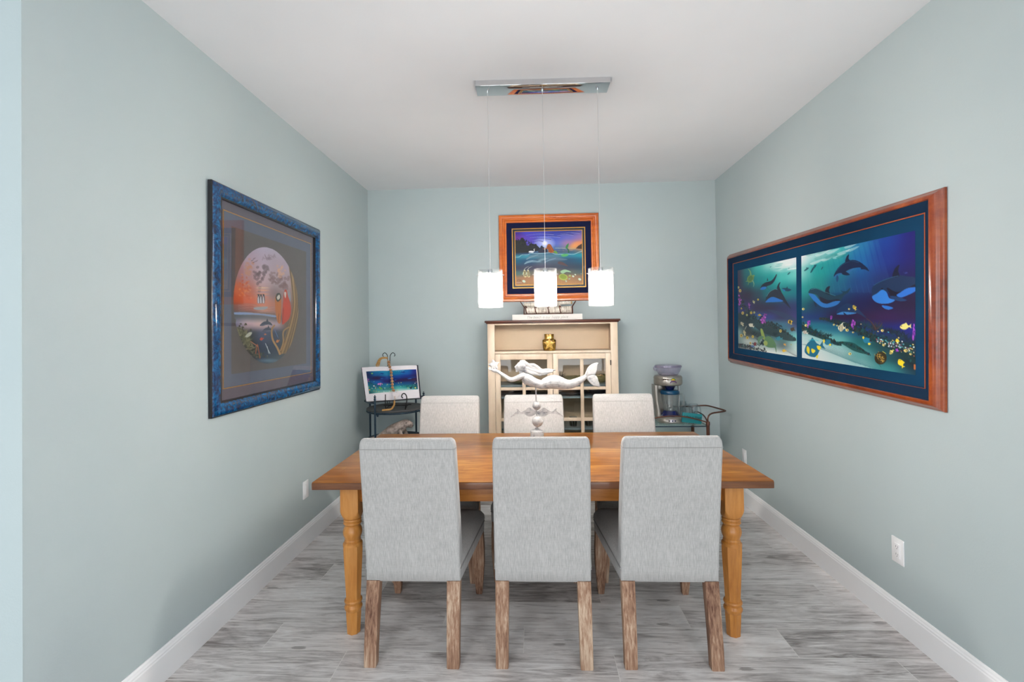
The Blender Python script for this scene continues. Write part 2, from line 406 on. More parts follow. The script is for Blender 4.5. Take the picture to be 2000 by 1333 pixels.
def rrect(cx, cy, hx, hy, r, n=5):
    out = []
    for q, (sx, sy) in enumerate(((1, 1), (-1, 1), (-1, -1), (1, -1))):
        for k in range(n):
            a = math.pi/2*(q + k/(n-1)); out.append((cx+sx*(hx-r)+r*math.cos(a), cy+sy*(hy-r)+r*math.sin(a)))
    return out
def chair(label, loc, rz):
    """local frame: rear leg tips at y=0, seat reaches +y"""
    t = thing('dining_chair', label, 'chair', loc, rz, 'upholstered chairs around the dining table')
    # back: leaning slab, rear face y .05 at z .35 -> -.045 at z 1.0
    b = BM(); secs = []
    Zs = [.352, .356, .40, .50, .62, .75, .88, .955, .975, .99, .999, 1.004]
    for i, z in enumerate(Zs):
        k = (z-.35)/.65; y0 = .050 - .095*k**1.35; th = .085 - .022*k; hx = .2125 - .004*k
        ins = {0: .012, 1: .0}.get(i, 0)
        e = {8: .003, 9: .010, 10: .022, 11: .034}.get(i, 0); ex = {8: .001, 9: .003, 10: .008, 11: .016}.get(i, 0)
        bul = .004*math.sin(math.pi*min(1, k))
        ring = rrect(0, y0+th/2, hx-ins-ex+bul*.5, th/2-ins*.4-e*.85+bul*.4, min(.014, (th/2-e*.85)*.8))
        secs.append([(p[0], p[1], z + (.004*math.cos(p[0]*9) if i > 8 else 0)) for p in ring])
    rings(b, secs); obj('backrest', b, M_linen, t, 50)
    # seam around the back, 4 cm under the top
    b = BM(); z = .958; k = (z-.35)/.65; y0 = .050 - .095*k**1.35; th = .085-.022*k
    rr = rrect(0, y0+th/2, .2095, th/2+.0016, .014); tube(b, [(p[0], p[1], z) for p in rr+rr[:1]], .0013, 5); obj('seam', b, M_pipe, t)
    # seat: trapezoid box + crowned cushion
    def sx(y): return .2108 + (.262-.2108)*max(0, (y-.05))/.565
    def seat_ring(z, ins, cz=0, r=.03):
        pts = []; y0, y1 = .055+ins, .618-ins
        def add(x, y): pts.append((x, y, z))
        n = 8
        for k in range(n+1): y = y0+(y1-r-y0)*k/n; add(sx(y)-ins, y)
        cx_ = sx(y1)-ins-r
        for k in range(1, 6): a = math.pi/2*k/6; add(cx_+r*math.cos(a), y1-r+r*math.sin(a))
        for k in range(0, 9): add(cx_-2*cx_*k/8, y1)
        for k in range(1, 6): a = math.pi/2+math.pi/2*k/6; add(-cx_+r*math.cos(a), y1-r+r*math.sin(a))
        for k in range(n, -1, -1): y = y0+(y1-r-y0)*k/n; add(-(sx(y)-ins), y)
        return pts
    b = BM(); rings(b, [seat_ring(.345, .006), seat_ring(.350, .001), seat_ring(.375, 0), seat_ring(.405, 0)]); obj('seat_rail', b, M_linen, t, 50)
    b = BM(); rings(b, [seat_ring(.404, .002), seat_ring(.418, -.003), seat_ring(.440, -.001), seat_ring(.458, .010), seat_ring(.472, .030), seat_ring(.481, .065), seat_ring(.486, .11), seat_ring(.488, .16)])
    obj('seat', b, M_linen, t, 60)
    b = BM(); rg = seat_ring(.4055, -.001); tube(b, rg, .0032, 6); obj('piping', b, M_pipe, t)
    # legs
    for s in (-1, 1):
        b = BM(); secs = []
        for i, (z, yc, th, w_) in enumerate(((0, .020, .038, .052), (.004, .021, .041, .055), (.08, .027, .043, .056), (.17, .041, .044, .057), (.26, .056, .046, .059), (.352, .074, .048, .060))):
            cx_ = s*(.183-.002*i/5); secs.append([(p[0], p[1], z) for p in rrect(cx_, yc, w_/2, th/2, .004, 3)])
        rings(b, secs); obj('leg', b, M_old, t, 30)
        b = BM(); secs = []
        for z, cx_, yc, w_ in ((0, .232, .610, .030), (.003, .232, .610, .034), (.10, .2325, .604, .050), (.17, .233, .599, .060), (.26, .233, .594, .062), (.346, .2325, .588, .0565)):
            secs.append([(p[0], p[1], z) for p in rrect(s*(cx_-.003), yc-.006, w_/2, w_/2, .004, 3)])
        rings(b, secs); obj('leg', b, M_old, t, 30)
    return t
c0 = chair('linen chair seen from behind, leftmost on the near side of the table', (-.556, 2.062, 0), 0)
dup(c0, (.022, 2.068, 0), 0, 'linen chair seen from behind, middle one on the near side of the table')
dup(c0, (.577, 2.076, 0), 0, 'linen chair seen from behind, rightmost on the near side of the table')
FY = 3.378
dup(c0, (-.605, FY, 0), math.pi, 'linen chair facing the camera behind the table, beside the round plant stand')
dup(c0, (-.012, FY+.015, 0), math.pi+.01, 'linen chair facing the camera behind the table, partly hidden by the mermaid')
dup(c0, (.617, FY+.02, 0), math.pi, 'linen chair facing the camera behind the table, beside the bar cart')

# ------------------------------------------------------------------ pendant light
M_chrome = plain('polished_chrome', (.72, .72, .73), .06, 1, .02)
M_satin = plain('satin_nickel', (.60, .60, .61), .35, 1, .03)
M_wire = plain('clear_cable', (.62, .62, .62), .3, .2, .03)
def emis(name, c, s):
    t = NT(name); t.base((.9, .9, .9)); v = t.coords(); nz = t.noise(v, 6, 2)
    t.b.inputs['Emission Color'].default_value = (*c, 1)
    t.l(t.math('MULTIPLY', t.math('ADD', nz, .5), s), t.b.inputs['Emission Strength']); return t.m
M_glow = emis('lit_frosted_glass', (1.0, .935, .87), 138)
M_shade = glassy('clear_shade_glass', (.97, .97, .97), .05, .035, (.95, .95, .95))
pend = thing('pendant_light', 'chrome bar ceiling light with three lit glass cylinder shades on thin wires', 'pendant light', (.0685, 2.672, ZC), .022)
b = BM(); bx(b, (-.372, -.058, -.031), (.372, .058, -.0002), .0015); obj('canopy', b, M_chrome, pend)
for k, (px, rr) in enumerate(((-.309, .0700), (.0, .0640), (.309, .0700))):
    b = BM(); lathe(b, [(.006, -.031), (.006, -.036), (.003, -.042), (.0014, -.046)], (px, 0, 0), 14); obj('cable_grip', b, M_chrome, pend)
    b = BM(); tube(b, [(px, 0, -.040), (px, 0, -1.045)], .0012, 6); obj('cable', b, M_wire, pend)
    zt, zb = -1.047, -1.255
    b = BM(); prof = [(rr, zt), (rr, zb), (rr-.004, zb), (rr-.004, zt)]
    lathe(b, prof+prof[:1], (px, 0, 0), 40, cap=False); sh = obj('glass_shade', b, M_shade, pend, 30)
    b = BM(); lathe(b, [(.010, zt-.0225), (rr-.020, zt-.0225), (rr-.020, zt-.0195), (.010, zt-.0195)], (px, 0, 0), 32); obj('shade_cap', b, M_satin, sh)  # opaque disc added to keep the diffuser's light off the ceiling
    b = BM(); lathe(b, [(.001, zt-.0235), (rr-.024, zt-.024), (rr-.021, zt-.030), (rr-.021, zb+.022), (rr-.024, zb+.018), (.02, zb+.017), (.018, zb+.03)], (px, 0, 0), 32)
    obj('inner_diffuser', b, M_glow, sh, 40)
    b = BM(); lathe(b, [(.011, zt+.004), (.013, zt-.004), (.013, zt-.024)], (px, 0, 0), 16); tube(b, [(px-rr-.008, 0, zt-.028), (px+rr+.008, 0, zt-.028)], .0024, 8)
    obj('socket_crossbar', b, M_chrome, sh)

# ------------------------------------------------------------------ wall plates
M_plate = plain('white_plastic', (.86, .86, .87), .3, var=.01)
M_slot = plain('dark_slot', (.06, .06, .06), .5)
def outlet(x, y, z, nx, label, rocker=False):
    t = thing('wall_outlet', label, 'outlet', (x, y, z)); s = nx
    def q(lo, hi, bev): 
        bb = BM(); bx(bb, (min(lo[0]*s, hi[0]*s), lo[1], lo[2]), (max(lo[0]*s, hi[0]*s), hi[1], hi[2]), bev); return bb
    obj('cover_plate', q((0, -.038, -.060), (.006, .038, .060), .0022), M_plate, t)
    ins = obj('receptacle', q((.0055, -.0165, -.034), (.0085, .0165, .034), .0008), M_plate, t)
    if not rocker:
        for dz in (-.018, .018):
            bb = BM()
            for dy, hh in ((-.006, .004), (.006, .0045)): bx(bb, (min(.0083*s, .0088*s), dy-.0009, dz-hh+.002), (max(.0083*s, .0088*s), dy+.0009, dz+hh+.002))
            bx(bb, (min(.0083*s, .0088*s), -.002, dz-.0095), (max(.0083*s, .0088*s), .002, dz-.006))
            obj('socket_slots', bb, M_slot, ins)
    else:
        obj('rocker_face', q((.0084, -.011, -.026), (.0100, .011, .026), .0005), M_plate, ins)
    return t
outlet(XL+.0002, 3.236, .386, 1, 'white outlet plate on the left wall beside the table corner', True)
outlet(XR-.0002, 2.368, .382, -1, 'white outlet plate on the right wall, in the open below the wide undersea picture')
outlet(XR-.0002, 4.028, .392, -1, 'white outlet plate on the right wall, half hidden behind the table corner', True)
# ------------------------------------------------------------------ painted pictures (vertex-coloured picture surfaces)
def homog(src, dst):
    A = []; B = []
    for (x, y), (u, v) in zip(src, dst):
        A.append([x, y, 1, 0, 0, 0, -u*x, -u*y]); B.append(u)
        A.append([0, 0, 0, x, y, 1, -v*x, -v*y]); B.append(v)
    h = np.linalg.solve(np.array(A, float), np.array(B, float)); return np.append(h, 1).reshape(3, 3)

class Canvas:
    """u to the right, v down, both 0..1; shapes are given in sketch coordinates through a homography"""
    def __init__(s, w, h, quad):
        s.w, s.h = w*2, h*2; s.img = np.zeros((s.h, s.w, 3)); s.H = homog(quad, [(0, 0), (s.w, 0), (s.w, s.h), (0, s.h)])
        s.rng = random.Random(3)
    def T(s, P):
        P = np.asarray(P, float); q = np.c_[P, np.ones(len(P))] @ s.H.T; return q[:, :2]/q[:, 2:]
    def bg(s, grid, rows=None):
        g = np.array(grid, float); nr, nc = g.shape[:2]
        v = np.linspace(0, 1, s.h); rows = rows or list(np.linspace(0, 1, nr))
        i = np.clip(np.searchsorted(rows, v, 'right')-1, 0, nr-2); r = np.array(rows); tv = (v-r[i])/(r[i+1]-r[i]); tv = tv*tv*(3-2*tv)
        u = np.linspace(0, nc-1, s.w); j = np.clip(u.astype(int), 0, nc-2); tu = u-j; tu = tu*tu*(3-2*tu)
        a = g[i][:, j]*(1-tu)[None, :, None] + g[i][:, j+1]*tu[None, :, None]
        b_ = g[i+1][:, j]*(1-tu)[None, :, None] + g[i+1][:, j+1]*tu[None, :, None]
        s.img = a*(1-tv)[:, None, None] + b_*tv[:, None, None]
    def fill(s, P, c, a=1.0):
        x0, y0 = np.floor(P.min(0)).astype(int); x1, y1 = np.ceil(P.max(0)).astype(int)+1
        x0, y0 = max(x0, 0), max(y0, 0); x1, y1 = min(x1, s.w), min(y1, s.h)
        if x1 <= x0 or y1 <= y0: return
        X = np.arange(x0, x1)+.5; Y = np.arange(y0, y1)+.5; M = np.zeros((len(Y), len(X)), bool)
        Q = np.roll(P, -1, 0)
        for (ax, ay), (bx_, by) in zip(P, Q):
            if ay == by: continue
            lo, hi = (ay, by) if ay < by else (by, ay)
            k = (Y >= lo) & (Y < hi)
            if not k.any(): continue
            xi = ax + (Y[k]-ay)*(bx_-ax)/(by-ay); M[k] ^= X[None, :] > xi[:, None]
        R = s.img[y0:y1, x0:x1]; R[M] = R[M]*(1-a) + np.array(c, float)*a
    def poly(s, pts, c, a=1, sm=True): s.fill(s.T(spl(pts, 5, True) if sm else pts), c, a)
    def ell(s, x, y, rx, ry, c, a=1, rot=0, n=20):
        r = math.radians(rot); s.fill(s.T([(x+rx*math.cos(t)*math.cos(r)-ry*math.sin(t)*math.sin(r), y+rx*math.cos(t)*math.sin(r)+ry*math.sin(t)*math.cos(r)) for t in (2*math.pi*k/n for k in range(n))]), c, a)
    def glow(s, x, y, rx, ry, c, a=.5, rot=0, n=10):
        for k in range(n, 0, -1): s.ell(x, y, rx*k/n, ry*k/n, c, a/n*1.6, rot)
    def line(s, pts, wd, c, a=1, sm=True):
        P = np.array(spl(pts, 5) if sm and len(pts) > 2 else pts, float); n = len(P)
        wd = wd if isinstance(wd, (list, tuple)) else (wd, wd); W = np.linspace(wd[0], wd[1], n)/2
        t = np.gradient(P, axis=0); L = np.hypot(t[:, 0], t[:, 1])+1e-9; nn = np.c_[-t[:, 1]/L, t[:, 0]/L]*W[:, None]
        s.fill(s.T(np.r_[P+nn, (P-nn)[::-1]]), c, a)
    def fish(s, x, y, r, c, c2=(20, 20, 25), rot=0, flip=1, stripes=0, asp=.7):
        a = math.radians(rot)
        def q(px, py): px *= flip; return (x+r*(px*math.cos(a)-py*math.sin(a)), y+r*(px*math.sin(a)+py*math.cos(a)))
        s.poly([q(.7, 0), q(1.35, -.5), q(1.2, 0), q(1.35, .5)], c, sm=False)
        s.poly([q(-1, 0), q(-.6, -asp*.7), q(0, -asp), q(.6, -asp*.5), q(.9, 0), q(.6, asp*.5), q(0, asp), q(-.6, asp*.7)], c)
        s.poly([q(-.2, -asp*.9), q(.35, -asp*1.35), q(.6, -asp*.5)], c, sm=False)
        for k in range(stripes):
            u = -.55+k*.42; hh = asp*math.sqrt(max(.1, 1-u*u)); s.poly([q(u, -hh), q(u+.14, -hh), q(u+.14, hh), q(u, hh)], c2, sm=False)
        if r > 9: s.ell(*q(-.65, -.15), r*.09, r*.09, (15, 15, 20))
    def blobs(s, pts, n, rr, cols, a=1, tuft=False):
        """scatter small growths along a polyline"""
        P = spl(pts, 12)
        for _ in range(n):
            p = s.rng.choice(P); x = p[0]+s.rng.gauss(0, p[2]*.5 if len(p) > 2 else 10); y = p[1]+s.rng.gauss(0, p[3]*.5 if len(p) > 3 else 10)
            c = s.rng.choice(cols); r = s.rng.uniform(.4, 1)*rr
            if tuft:
                for k in range(4):
                    t = math.radians(s.rng.uniform(-150, -30)); s.line([(x, y), (x+r*2.4*math.cos(t), y+r*2.4*math.sin(t))], (r*.5, r*.1), c, a, False)
            else: s.ell(x, y, r*s.rng.uniform(.7, 1.3), r*s.rng.uniform(.5, 1), c, a, s.rng.uniform(0, 180), 9)
    def out(s):
        I = s.img.reshape(s.h//2, 2, s.w//2, 2, 3).mean((1, 3))/255
        return np.where(I <= .04045, I/12.92, ((np.clip(I, 0, 2)+.055)/1.055)**2.4)

def art_mat():
    t = NT('painted_print'); at = t.n('ShaderNodeAttribute', attribute_name='paint'); nz = t.noise(t.coords(), 420, 2)
    c = t.mix(.06, at.outputs['Color'], nz, 'OVERLAY'); t.base(c); t.set(rough=.45, spec=.3); return t.m
M_art = art_mat()
def art(name, rgb, fn, parent, clip=None):
    """grid mesh; fn(u, v) -> 3-D numpy arrays"""
    ny, nx = rgb.shape[:2]
    U, V = np.meshgrid((np.arange(nx))/(nx-1), (np.arange(ny))/(ny-1)); co = np.stack(fn(U, V), -1).reshape(-1, 3)
    i = np.arange(nx*ny).reshape(ny, nx); F = np.stack([i[:-1, :-1], i[1:, :-1], i[1:, 1:], i[:-1, 1:]], -1).reshape(-1, 4)
    col = np.c_[rgb.reshape(-1, 3), np.ones(nx*ny)]
    if clip is not None:
        keep = clip(U, V).reshape(-1); F = F[keep[F].all(1)]
        used = np.unique(F); mp = -np.ones(nx*ny, int); mp[used] = np.arange(len(used)); co = co[used]; col = col[used]; F = mp[F]
    me = bpy.data.meshes.new(name); me.vertices.add(len(co)); me.vertices.foreach_set('co', co.ravel().astype(np.float32))
    me.loops.add(F.size); me.loops.foreach_set('vertex_index', F.ravel().astype(np.int32)); me.polygons.add(len(F))
    me.polygons.foreach_set('loop_start', np.arange(0, F.size, 4, dtype=np.int32))
    me.update(calc_edges=True)
    ca = me.color_attributes.new('paint', 'FLOAT_COLOR', 'POINT'); ca.data.foreach_set('color', col.ravel().astype(np.float32))
    me.materials.append(M_art); o = bpy.data.objects.new(name, me); COL.objects.link(o); o.parent = parent; return o

# --- undersea picture, right-hand panel
def paint_reef_wide():
    C = Canvas(330, 240, [(5, 235), (1022, 8), (1050, 1300), (35, 1145)])
    C.bg([[(225, 232, 235), (60, 185, 185), (60, 190, 190), (25, 120, 175), (15, 60, 150), (22, 18, 110)],
          [(130, 205, 200), (15, 155, 155), (10, 140, 155), (10, 95, 165), (15, 45, 135), (22, 18, 105)],
          [(35, 150, 150), (15, 130, 130), (10, 90, 130), (10, 55, 125), (12, 28, 100), (20, 14, 82)],
          [(15, 90, 105), (18, 55, 92), (15, 42, 90), (22, 25, 80), (28, 14, 62), (28, 12, 58)],
          [(25, 55, 115), (20, 50, 110), (38, 18, 62), (40, 18, 66), (48, 20, 75), (35, 12, 70)],
          [(20, 115, 130), (20, 110, 135), (15, 95, 130), (15, 55, 120), (20, 32, 110), (25, 32, 130)],
          [(178, 210, 210), (155, 202, 202), (100, 178, 178), (25, 105, 110), (15, 65, 75), (10, 40, 60)],
          [(208, 222, 222), (200, 220, 220), (172, 208, 208), (100, 168, 168), (20, 80, 90), (10, 30, 40)],
          [(215, 226, 226), (210, 222, 222), (190, 216, 216), (160, 202, 202), (60, 150, 150), (15, 60, 80)]],
         [0, .16, .33, .5, .6, .68, .8, .9, 1])
    for k in range(16):                                    # bright ripples and rays
        x = 20+C.rng.uniform(0, 420); y = 235-x*.22+C.rng.uniform(0, 90)
        C.poly([(x, y), (x+60, y-25), (x+120, y-40), (x+70, y-5), (x+20, y+12)], C.rng.choice([(235, 240, 240), (20, 140, 140), (215, 235, 235)]), .55)
    for k in range(14):
        x = 40+k*48; C.poly([(x, 235-x*.2), (x+26, 225-x*.2), (x+120+k*4, 560), (x+60+k*4, 570)], (150, 225, 225), .07, False)
    C.glow(120, 230, 240, 90, (240, 248, 248), .5, -12)
    for x, y, r, t in ((55, 355, 26, -35), (125, 335, 30, -50), (105, 365, 26, -60), (195, 345, 16, -60)): C.ell(x, y, r, r*.28, (15, 80, 95), .9, t); C.ell(x+r*.2, y-r*.4, r*.2, r*.35, (15, 80, 95), .9, t)
    # leaping dolphin
    C.poly([(303, 420), (312, 385), (345, 335), (400, 292), (470, 272), (530, 290), (572, 320), (600, 345), (616, 374), (580, 358), (545, 356), (535, 340), (480, 345), (430, 362), (380, 392), (335, 405)], (14, 32, 72))
    C.poly([(300, 436), (318, 405), (350, 390), (395, 388), (460, 352), (480, 352), (430, 392), (372, 400), (335, 416)], (40, 108, 170)); C.poly([(395, 372), (445, 402), (415, 410), (375, 398)], (14, 30, 66)); C.poly([(330, 408), (345, 430), (334, 472), (322, 440)], (25, 70, 120))
    C.poly([(402, 294), (410, 245), (433, 222), (430, 258), (446, 286)], (12, 26, 62)); C.line([(325, 370), (380, 312), (460, 283), (520, 296)], 4, (50, 120, 160), .6)
    # second dolphin
    C.poly([(80, 568), (98, 530), (150, 524), (205, 545), (262, 575), (320, 590), (368, 578), (385, 562), (360, 543), (388, 552), (420, 548), (452, 520), (435, 562), (398, 588), (362, 640), (300, 648), (240, 668), (190, 632), (150, 582)], (24, 62, 84))
    C.poly([(180, 600), (260, 630), (340, 622), (362, 640), (300, 648), (240, 666), (195, 640)], (30, 28, 52)); C.poly([(80, 570), (130, 580), (170, 620), (200, 650), (250, 662), (310, 642), (365, 640), (330, 676), (260, 696), (200, 690), (140, 646), (100, 602)], (42, 118, 196))
    C.poly([(228, 566), (238, 520), (270, 506), (262, 545), (272, 582)], (26, 34, 56)); C.poly([(128, 645), (150, 656), (154, 692), (140, 682)], (30, 40, 70)); C.line([(100, 535), (150, 528), (220, 555), (320, 592)], 4, (80, 165, 175), .7)
    # large whale at the right edge
    C.poly([(645, 580), (650, 515), (700, 474), (800, 430), (880, 410), (960, 420), (1030, 436), (1032, 520), (950, 540), (880, 592), (820, 604), (800, 572), (730, 540), (700, 572), (655, 604)], (14, 44, 84))
    C.poly([(780, 520), (880, 560), (1032, 490), (1032, 530), (950, 545), (880, 594), (820, 604), (800, 570)], (14, 12, 40)); C.poly([(648, 600), (690, 572), (735, 540), (775, 560), (800, 612), (852, 632), (800, 660), (720, 662), (670, 640)], (44, 124, 214))
    C.poly([(865, 590), (900, 562), (960, 526), (1032, 518), (1032, 552), (960, 590), (905, 608)], (38, 112, 208)); C.poly([(825, 424), (845, 352), (886, 315), (876, 370), (886, 418)], (10, 18, 48)); C.poly([(805, 600), (860, 598), (958, 632), (900, 642), (840, 626)], (16, 58, 108))
    C.poly([(735, 680), (790, 684), (838, 702), (800, 716), (760, 706)], (34, 110, 200)); C.line([(660, 500), (720, 466), (810, 432), (880, 416)], 6, (50, 120, 150), .6); C.ell(735, 530, 9, 6, (5, 10, 25))
    # small dolphin
    C.poly([(335, 752), (345, 715), (390, 676), (440, 660), (500, 690), (545, 728), (602, 792), (525, 750), (440, 742), (400, 736), (380, 748)], (20, 52, 96)); C.poly([(335, 757), (382, 736), (440, 737), (512, 746), (450, 759), (382, 760)], (54, 130, 200)); C.poly([(395, 738), (436, 768), (400, 758)], (16, 34, 70), sm=False)
    # sand lines
    for k in range(15):
        x0 = -40+k*44; C.line([(x0, 1010+k*5), (x0+230, 1062+k*10), (x0+560, 1190+k*14)], (1.5, 5), (40, 105, 115), .55)
    # reef bands
    dark = [(8, 40, 46), (12, 62, 66), (10, 28, 36), (24, 84, 84), (50, 52, 44), (16, 48, 78)]
    C.poly([(200, 785), (350, 808), (480, 850), (650, 925), (800, 985), (1045, 1035), (1050, 1195), (900, 1112), (760, 1042), (600, 962), (480, 905), (330, 842)], (10, 50, 56), .85)
    C.poly([(18, 845), (120, 888), (210, 935), (385, 1026), (330, 1030), (200, 975), (22, 905)], (12, 52, 56), .9); C.poly([(362, 1000), (480, 1008), (560, 1056), (650, 1120), (600, 1112), (500, 1084), (420, 1038)], (18, 74, 74), .9)
    C.blobs([(210, 795, 20, 8), (400, 850, 30, 20), (600, 925, 40, 30), (800, 1010, 50, 40), (1040, 1100, 30, 60)], 340, 13, dark)
    C.blobs([(20, 870, 10, 16), (200, 950, 20, 14), (370, 1024, 20, 5)], 110, 11, dark); C.blobs([(380, 1008, 10, 6), (520, 1050, 20, 12), (630, 1112, 10, 6)], 70, 9, dark)
    C.blobs([(30, 850, 20, 10), (180, 920, 30, 10), (280, 960, 20, 8)], 30, 14, [(10, 44, 50)], 1, True); C.blobs([(480, 850, 30, 8), (620, 880, 60, 16), (820, 930, 60, 20), (950, 970, 40, 20)], 80, 24, [(12, 36, 56), (16, 60, 80), (26, 30, 50)], 1, True)
    C.blobs([(700, 990, 50, 20), (850, 1030, 60, 30), (1020, 1080, 30, 40)], 90, 8, [(190, 90, 70), (140, 60, 120), (210, 200, 160), (90, 160, 160), (220, 235, 240), (40, 120, 110)])
    for a_, l_ in ((-150, 70), (-125, 90), (-100, 80), (-70, 95), (-45, 70)):   # bare branching coral
        t = math.radians(a_); x, y = 690, 900; x1, y1 = x+l_*math.cos(t), y+l_*math.sin(t); C.line([(x, y), (x1, y1)], (9, 4), (58, 42, 48), 1, False); C.line([(x1*.6+x*.4, y1*.6+y*.4), (x1*.6+x*.4+24, y1*.6+y*.4-26)], (5, 2), (70, 52, 50), 1, False)
    C.line([(600, 795), (650, 830), (690, 890)], (4, 8), (90, 62, 50)); C.line([(745, 830), (725, 860), (700, 890)], (4, 7), (80, 56, 50))
    for x, y, rx, ry in ((88, 832, 15, 30), (485, 842, 17, 42), (288, 786, 9, 15), (1022, 925, 16, 50), (880, 1075, 14, 20)):
        for _ in range(16): C.ell(x+C.rng.gauss(0, rx*.5), y+C.rng.gauss(0, ry*.5), rx*.35, ry*.3, C.rng.choice([(150, 60, 190), (185, 80, 205), (110, 40, 150)]), 1, 0, 8)
    # fish
    C.fish(132, 1065, 78, (22, 108, 140), rot=-20, asp=.95); C.poly([(80, 1040), (100, 1060), (98, 1110), (76, 1080)], (235, 215, 50)); C.poly([(120, 1062), (155, 1080), (135, 1102), (120, 1090)], (240, 215, 50)); C.poly([(168, 1036), (204, 1045), (190, 1075), (170, 1060)], (240, 215, 50)); C.poly([(160, 1130), (182, 1118), (172, 1152)], (240, 215, 50)); C.line([(90, 990), (130, 983), (180, 992)], 5, (60, 200, 215))
    C.fish(262, 1006, 36, (30, 120, 150), rot=25); C.ell(228, 996, 9, 16, (240, 215, 60)); C.ell(284, 1028, 11, 10, (240, 215, 60)); C.fish(606, 990, 36, (30, 125, 160), rot=35); C.ell(632, 1020, 12, 10, (240, 215, 60)); C.ell(578, 965, 9, 12, (240, 215, 60))
    C.fish(380, 878, 30, (245, 240, 200), stripes=3, asp=1.1); C.line([(378, 852), (392, 832), (415, 830)], (5, 2), (240, 240, 230))
    C.ell(736, 1146, 54, 56, (50, 42, 24)); C.poly([(700, 1170), (745, 1230), (720, 1200)], (35, 30, 20)); C.blobs([(710, 1120, 30, 30), (760, 1170, 20, 20)], 60, 5, [(190, 150, 60), (230, 190, 90)])
    C.line([(750, 1086), (782, 1106)], 4, (235, 210, 60)); C.fish(915, 1188, 36, (245, 215, 40), rot=60); C.fish(944, 868, 44, (235, 225, 130), flip=1, rot=-5, asp=.6)
    C.fish(492, 696, 22, (235, 205, 80), rot=60, stripes=2); C.fish(830, 1094, 22, (240, 225, 120), rot=-50, stripes=2); C.fish(58, 918, 22, (235, 225, 210), rot=20, stripes=3); C.fish(880, 994, 22, (240, 215, 60), rot=80)
    for x, y, r in ((745, 902, 13), (432, 898, 15), (64, 856, 13), (956, 1080, 17), (36, 710, 12), (760, 1030, 13), (462, 1108, 14), (555, 845, 6), (314, 850, 10), (343, 858, 8), (486, 918, 9), (445, 710, 9), (1000, 1110, 11), (32, 782, 8)): C.ell(x, y, r, r*.85, (235, 215, 130)); C.ell(x+r*.3, y, r*.3, r*.5, (90, 70, 40))
    for k in range(26): x = 690+C.rng.uniform(0, 330); C.ell(x, 960+(x-690)*.28+C.rng.gauss(0, 26), 8, 5, C.rng.choice([(225, 235, 240), (235, 210, 120), (70, 180, 200)]), 1, 20, 8)
    C.poly([(1030, 1200), (1047, 1202), (1048, 1250), (1032, 1246)], (190, 110, 60), sm=False)
    for k in range(3): C.line([(925+k*10, 380), (935+k*8, 398), (950+k*6, 382)], 2, (90, 110, 190), .7)
    return C.out()

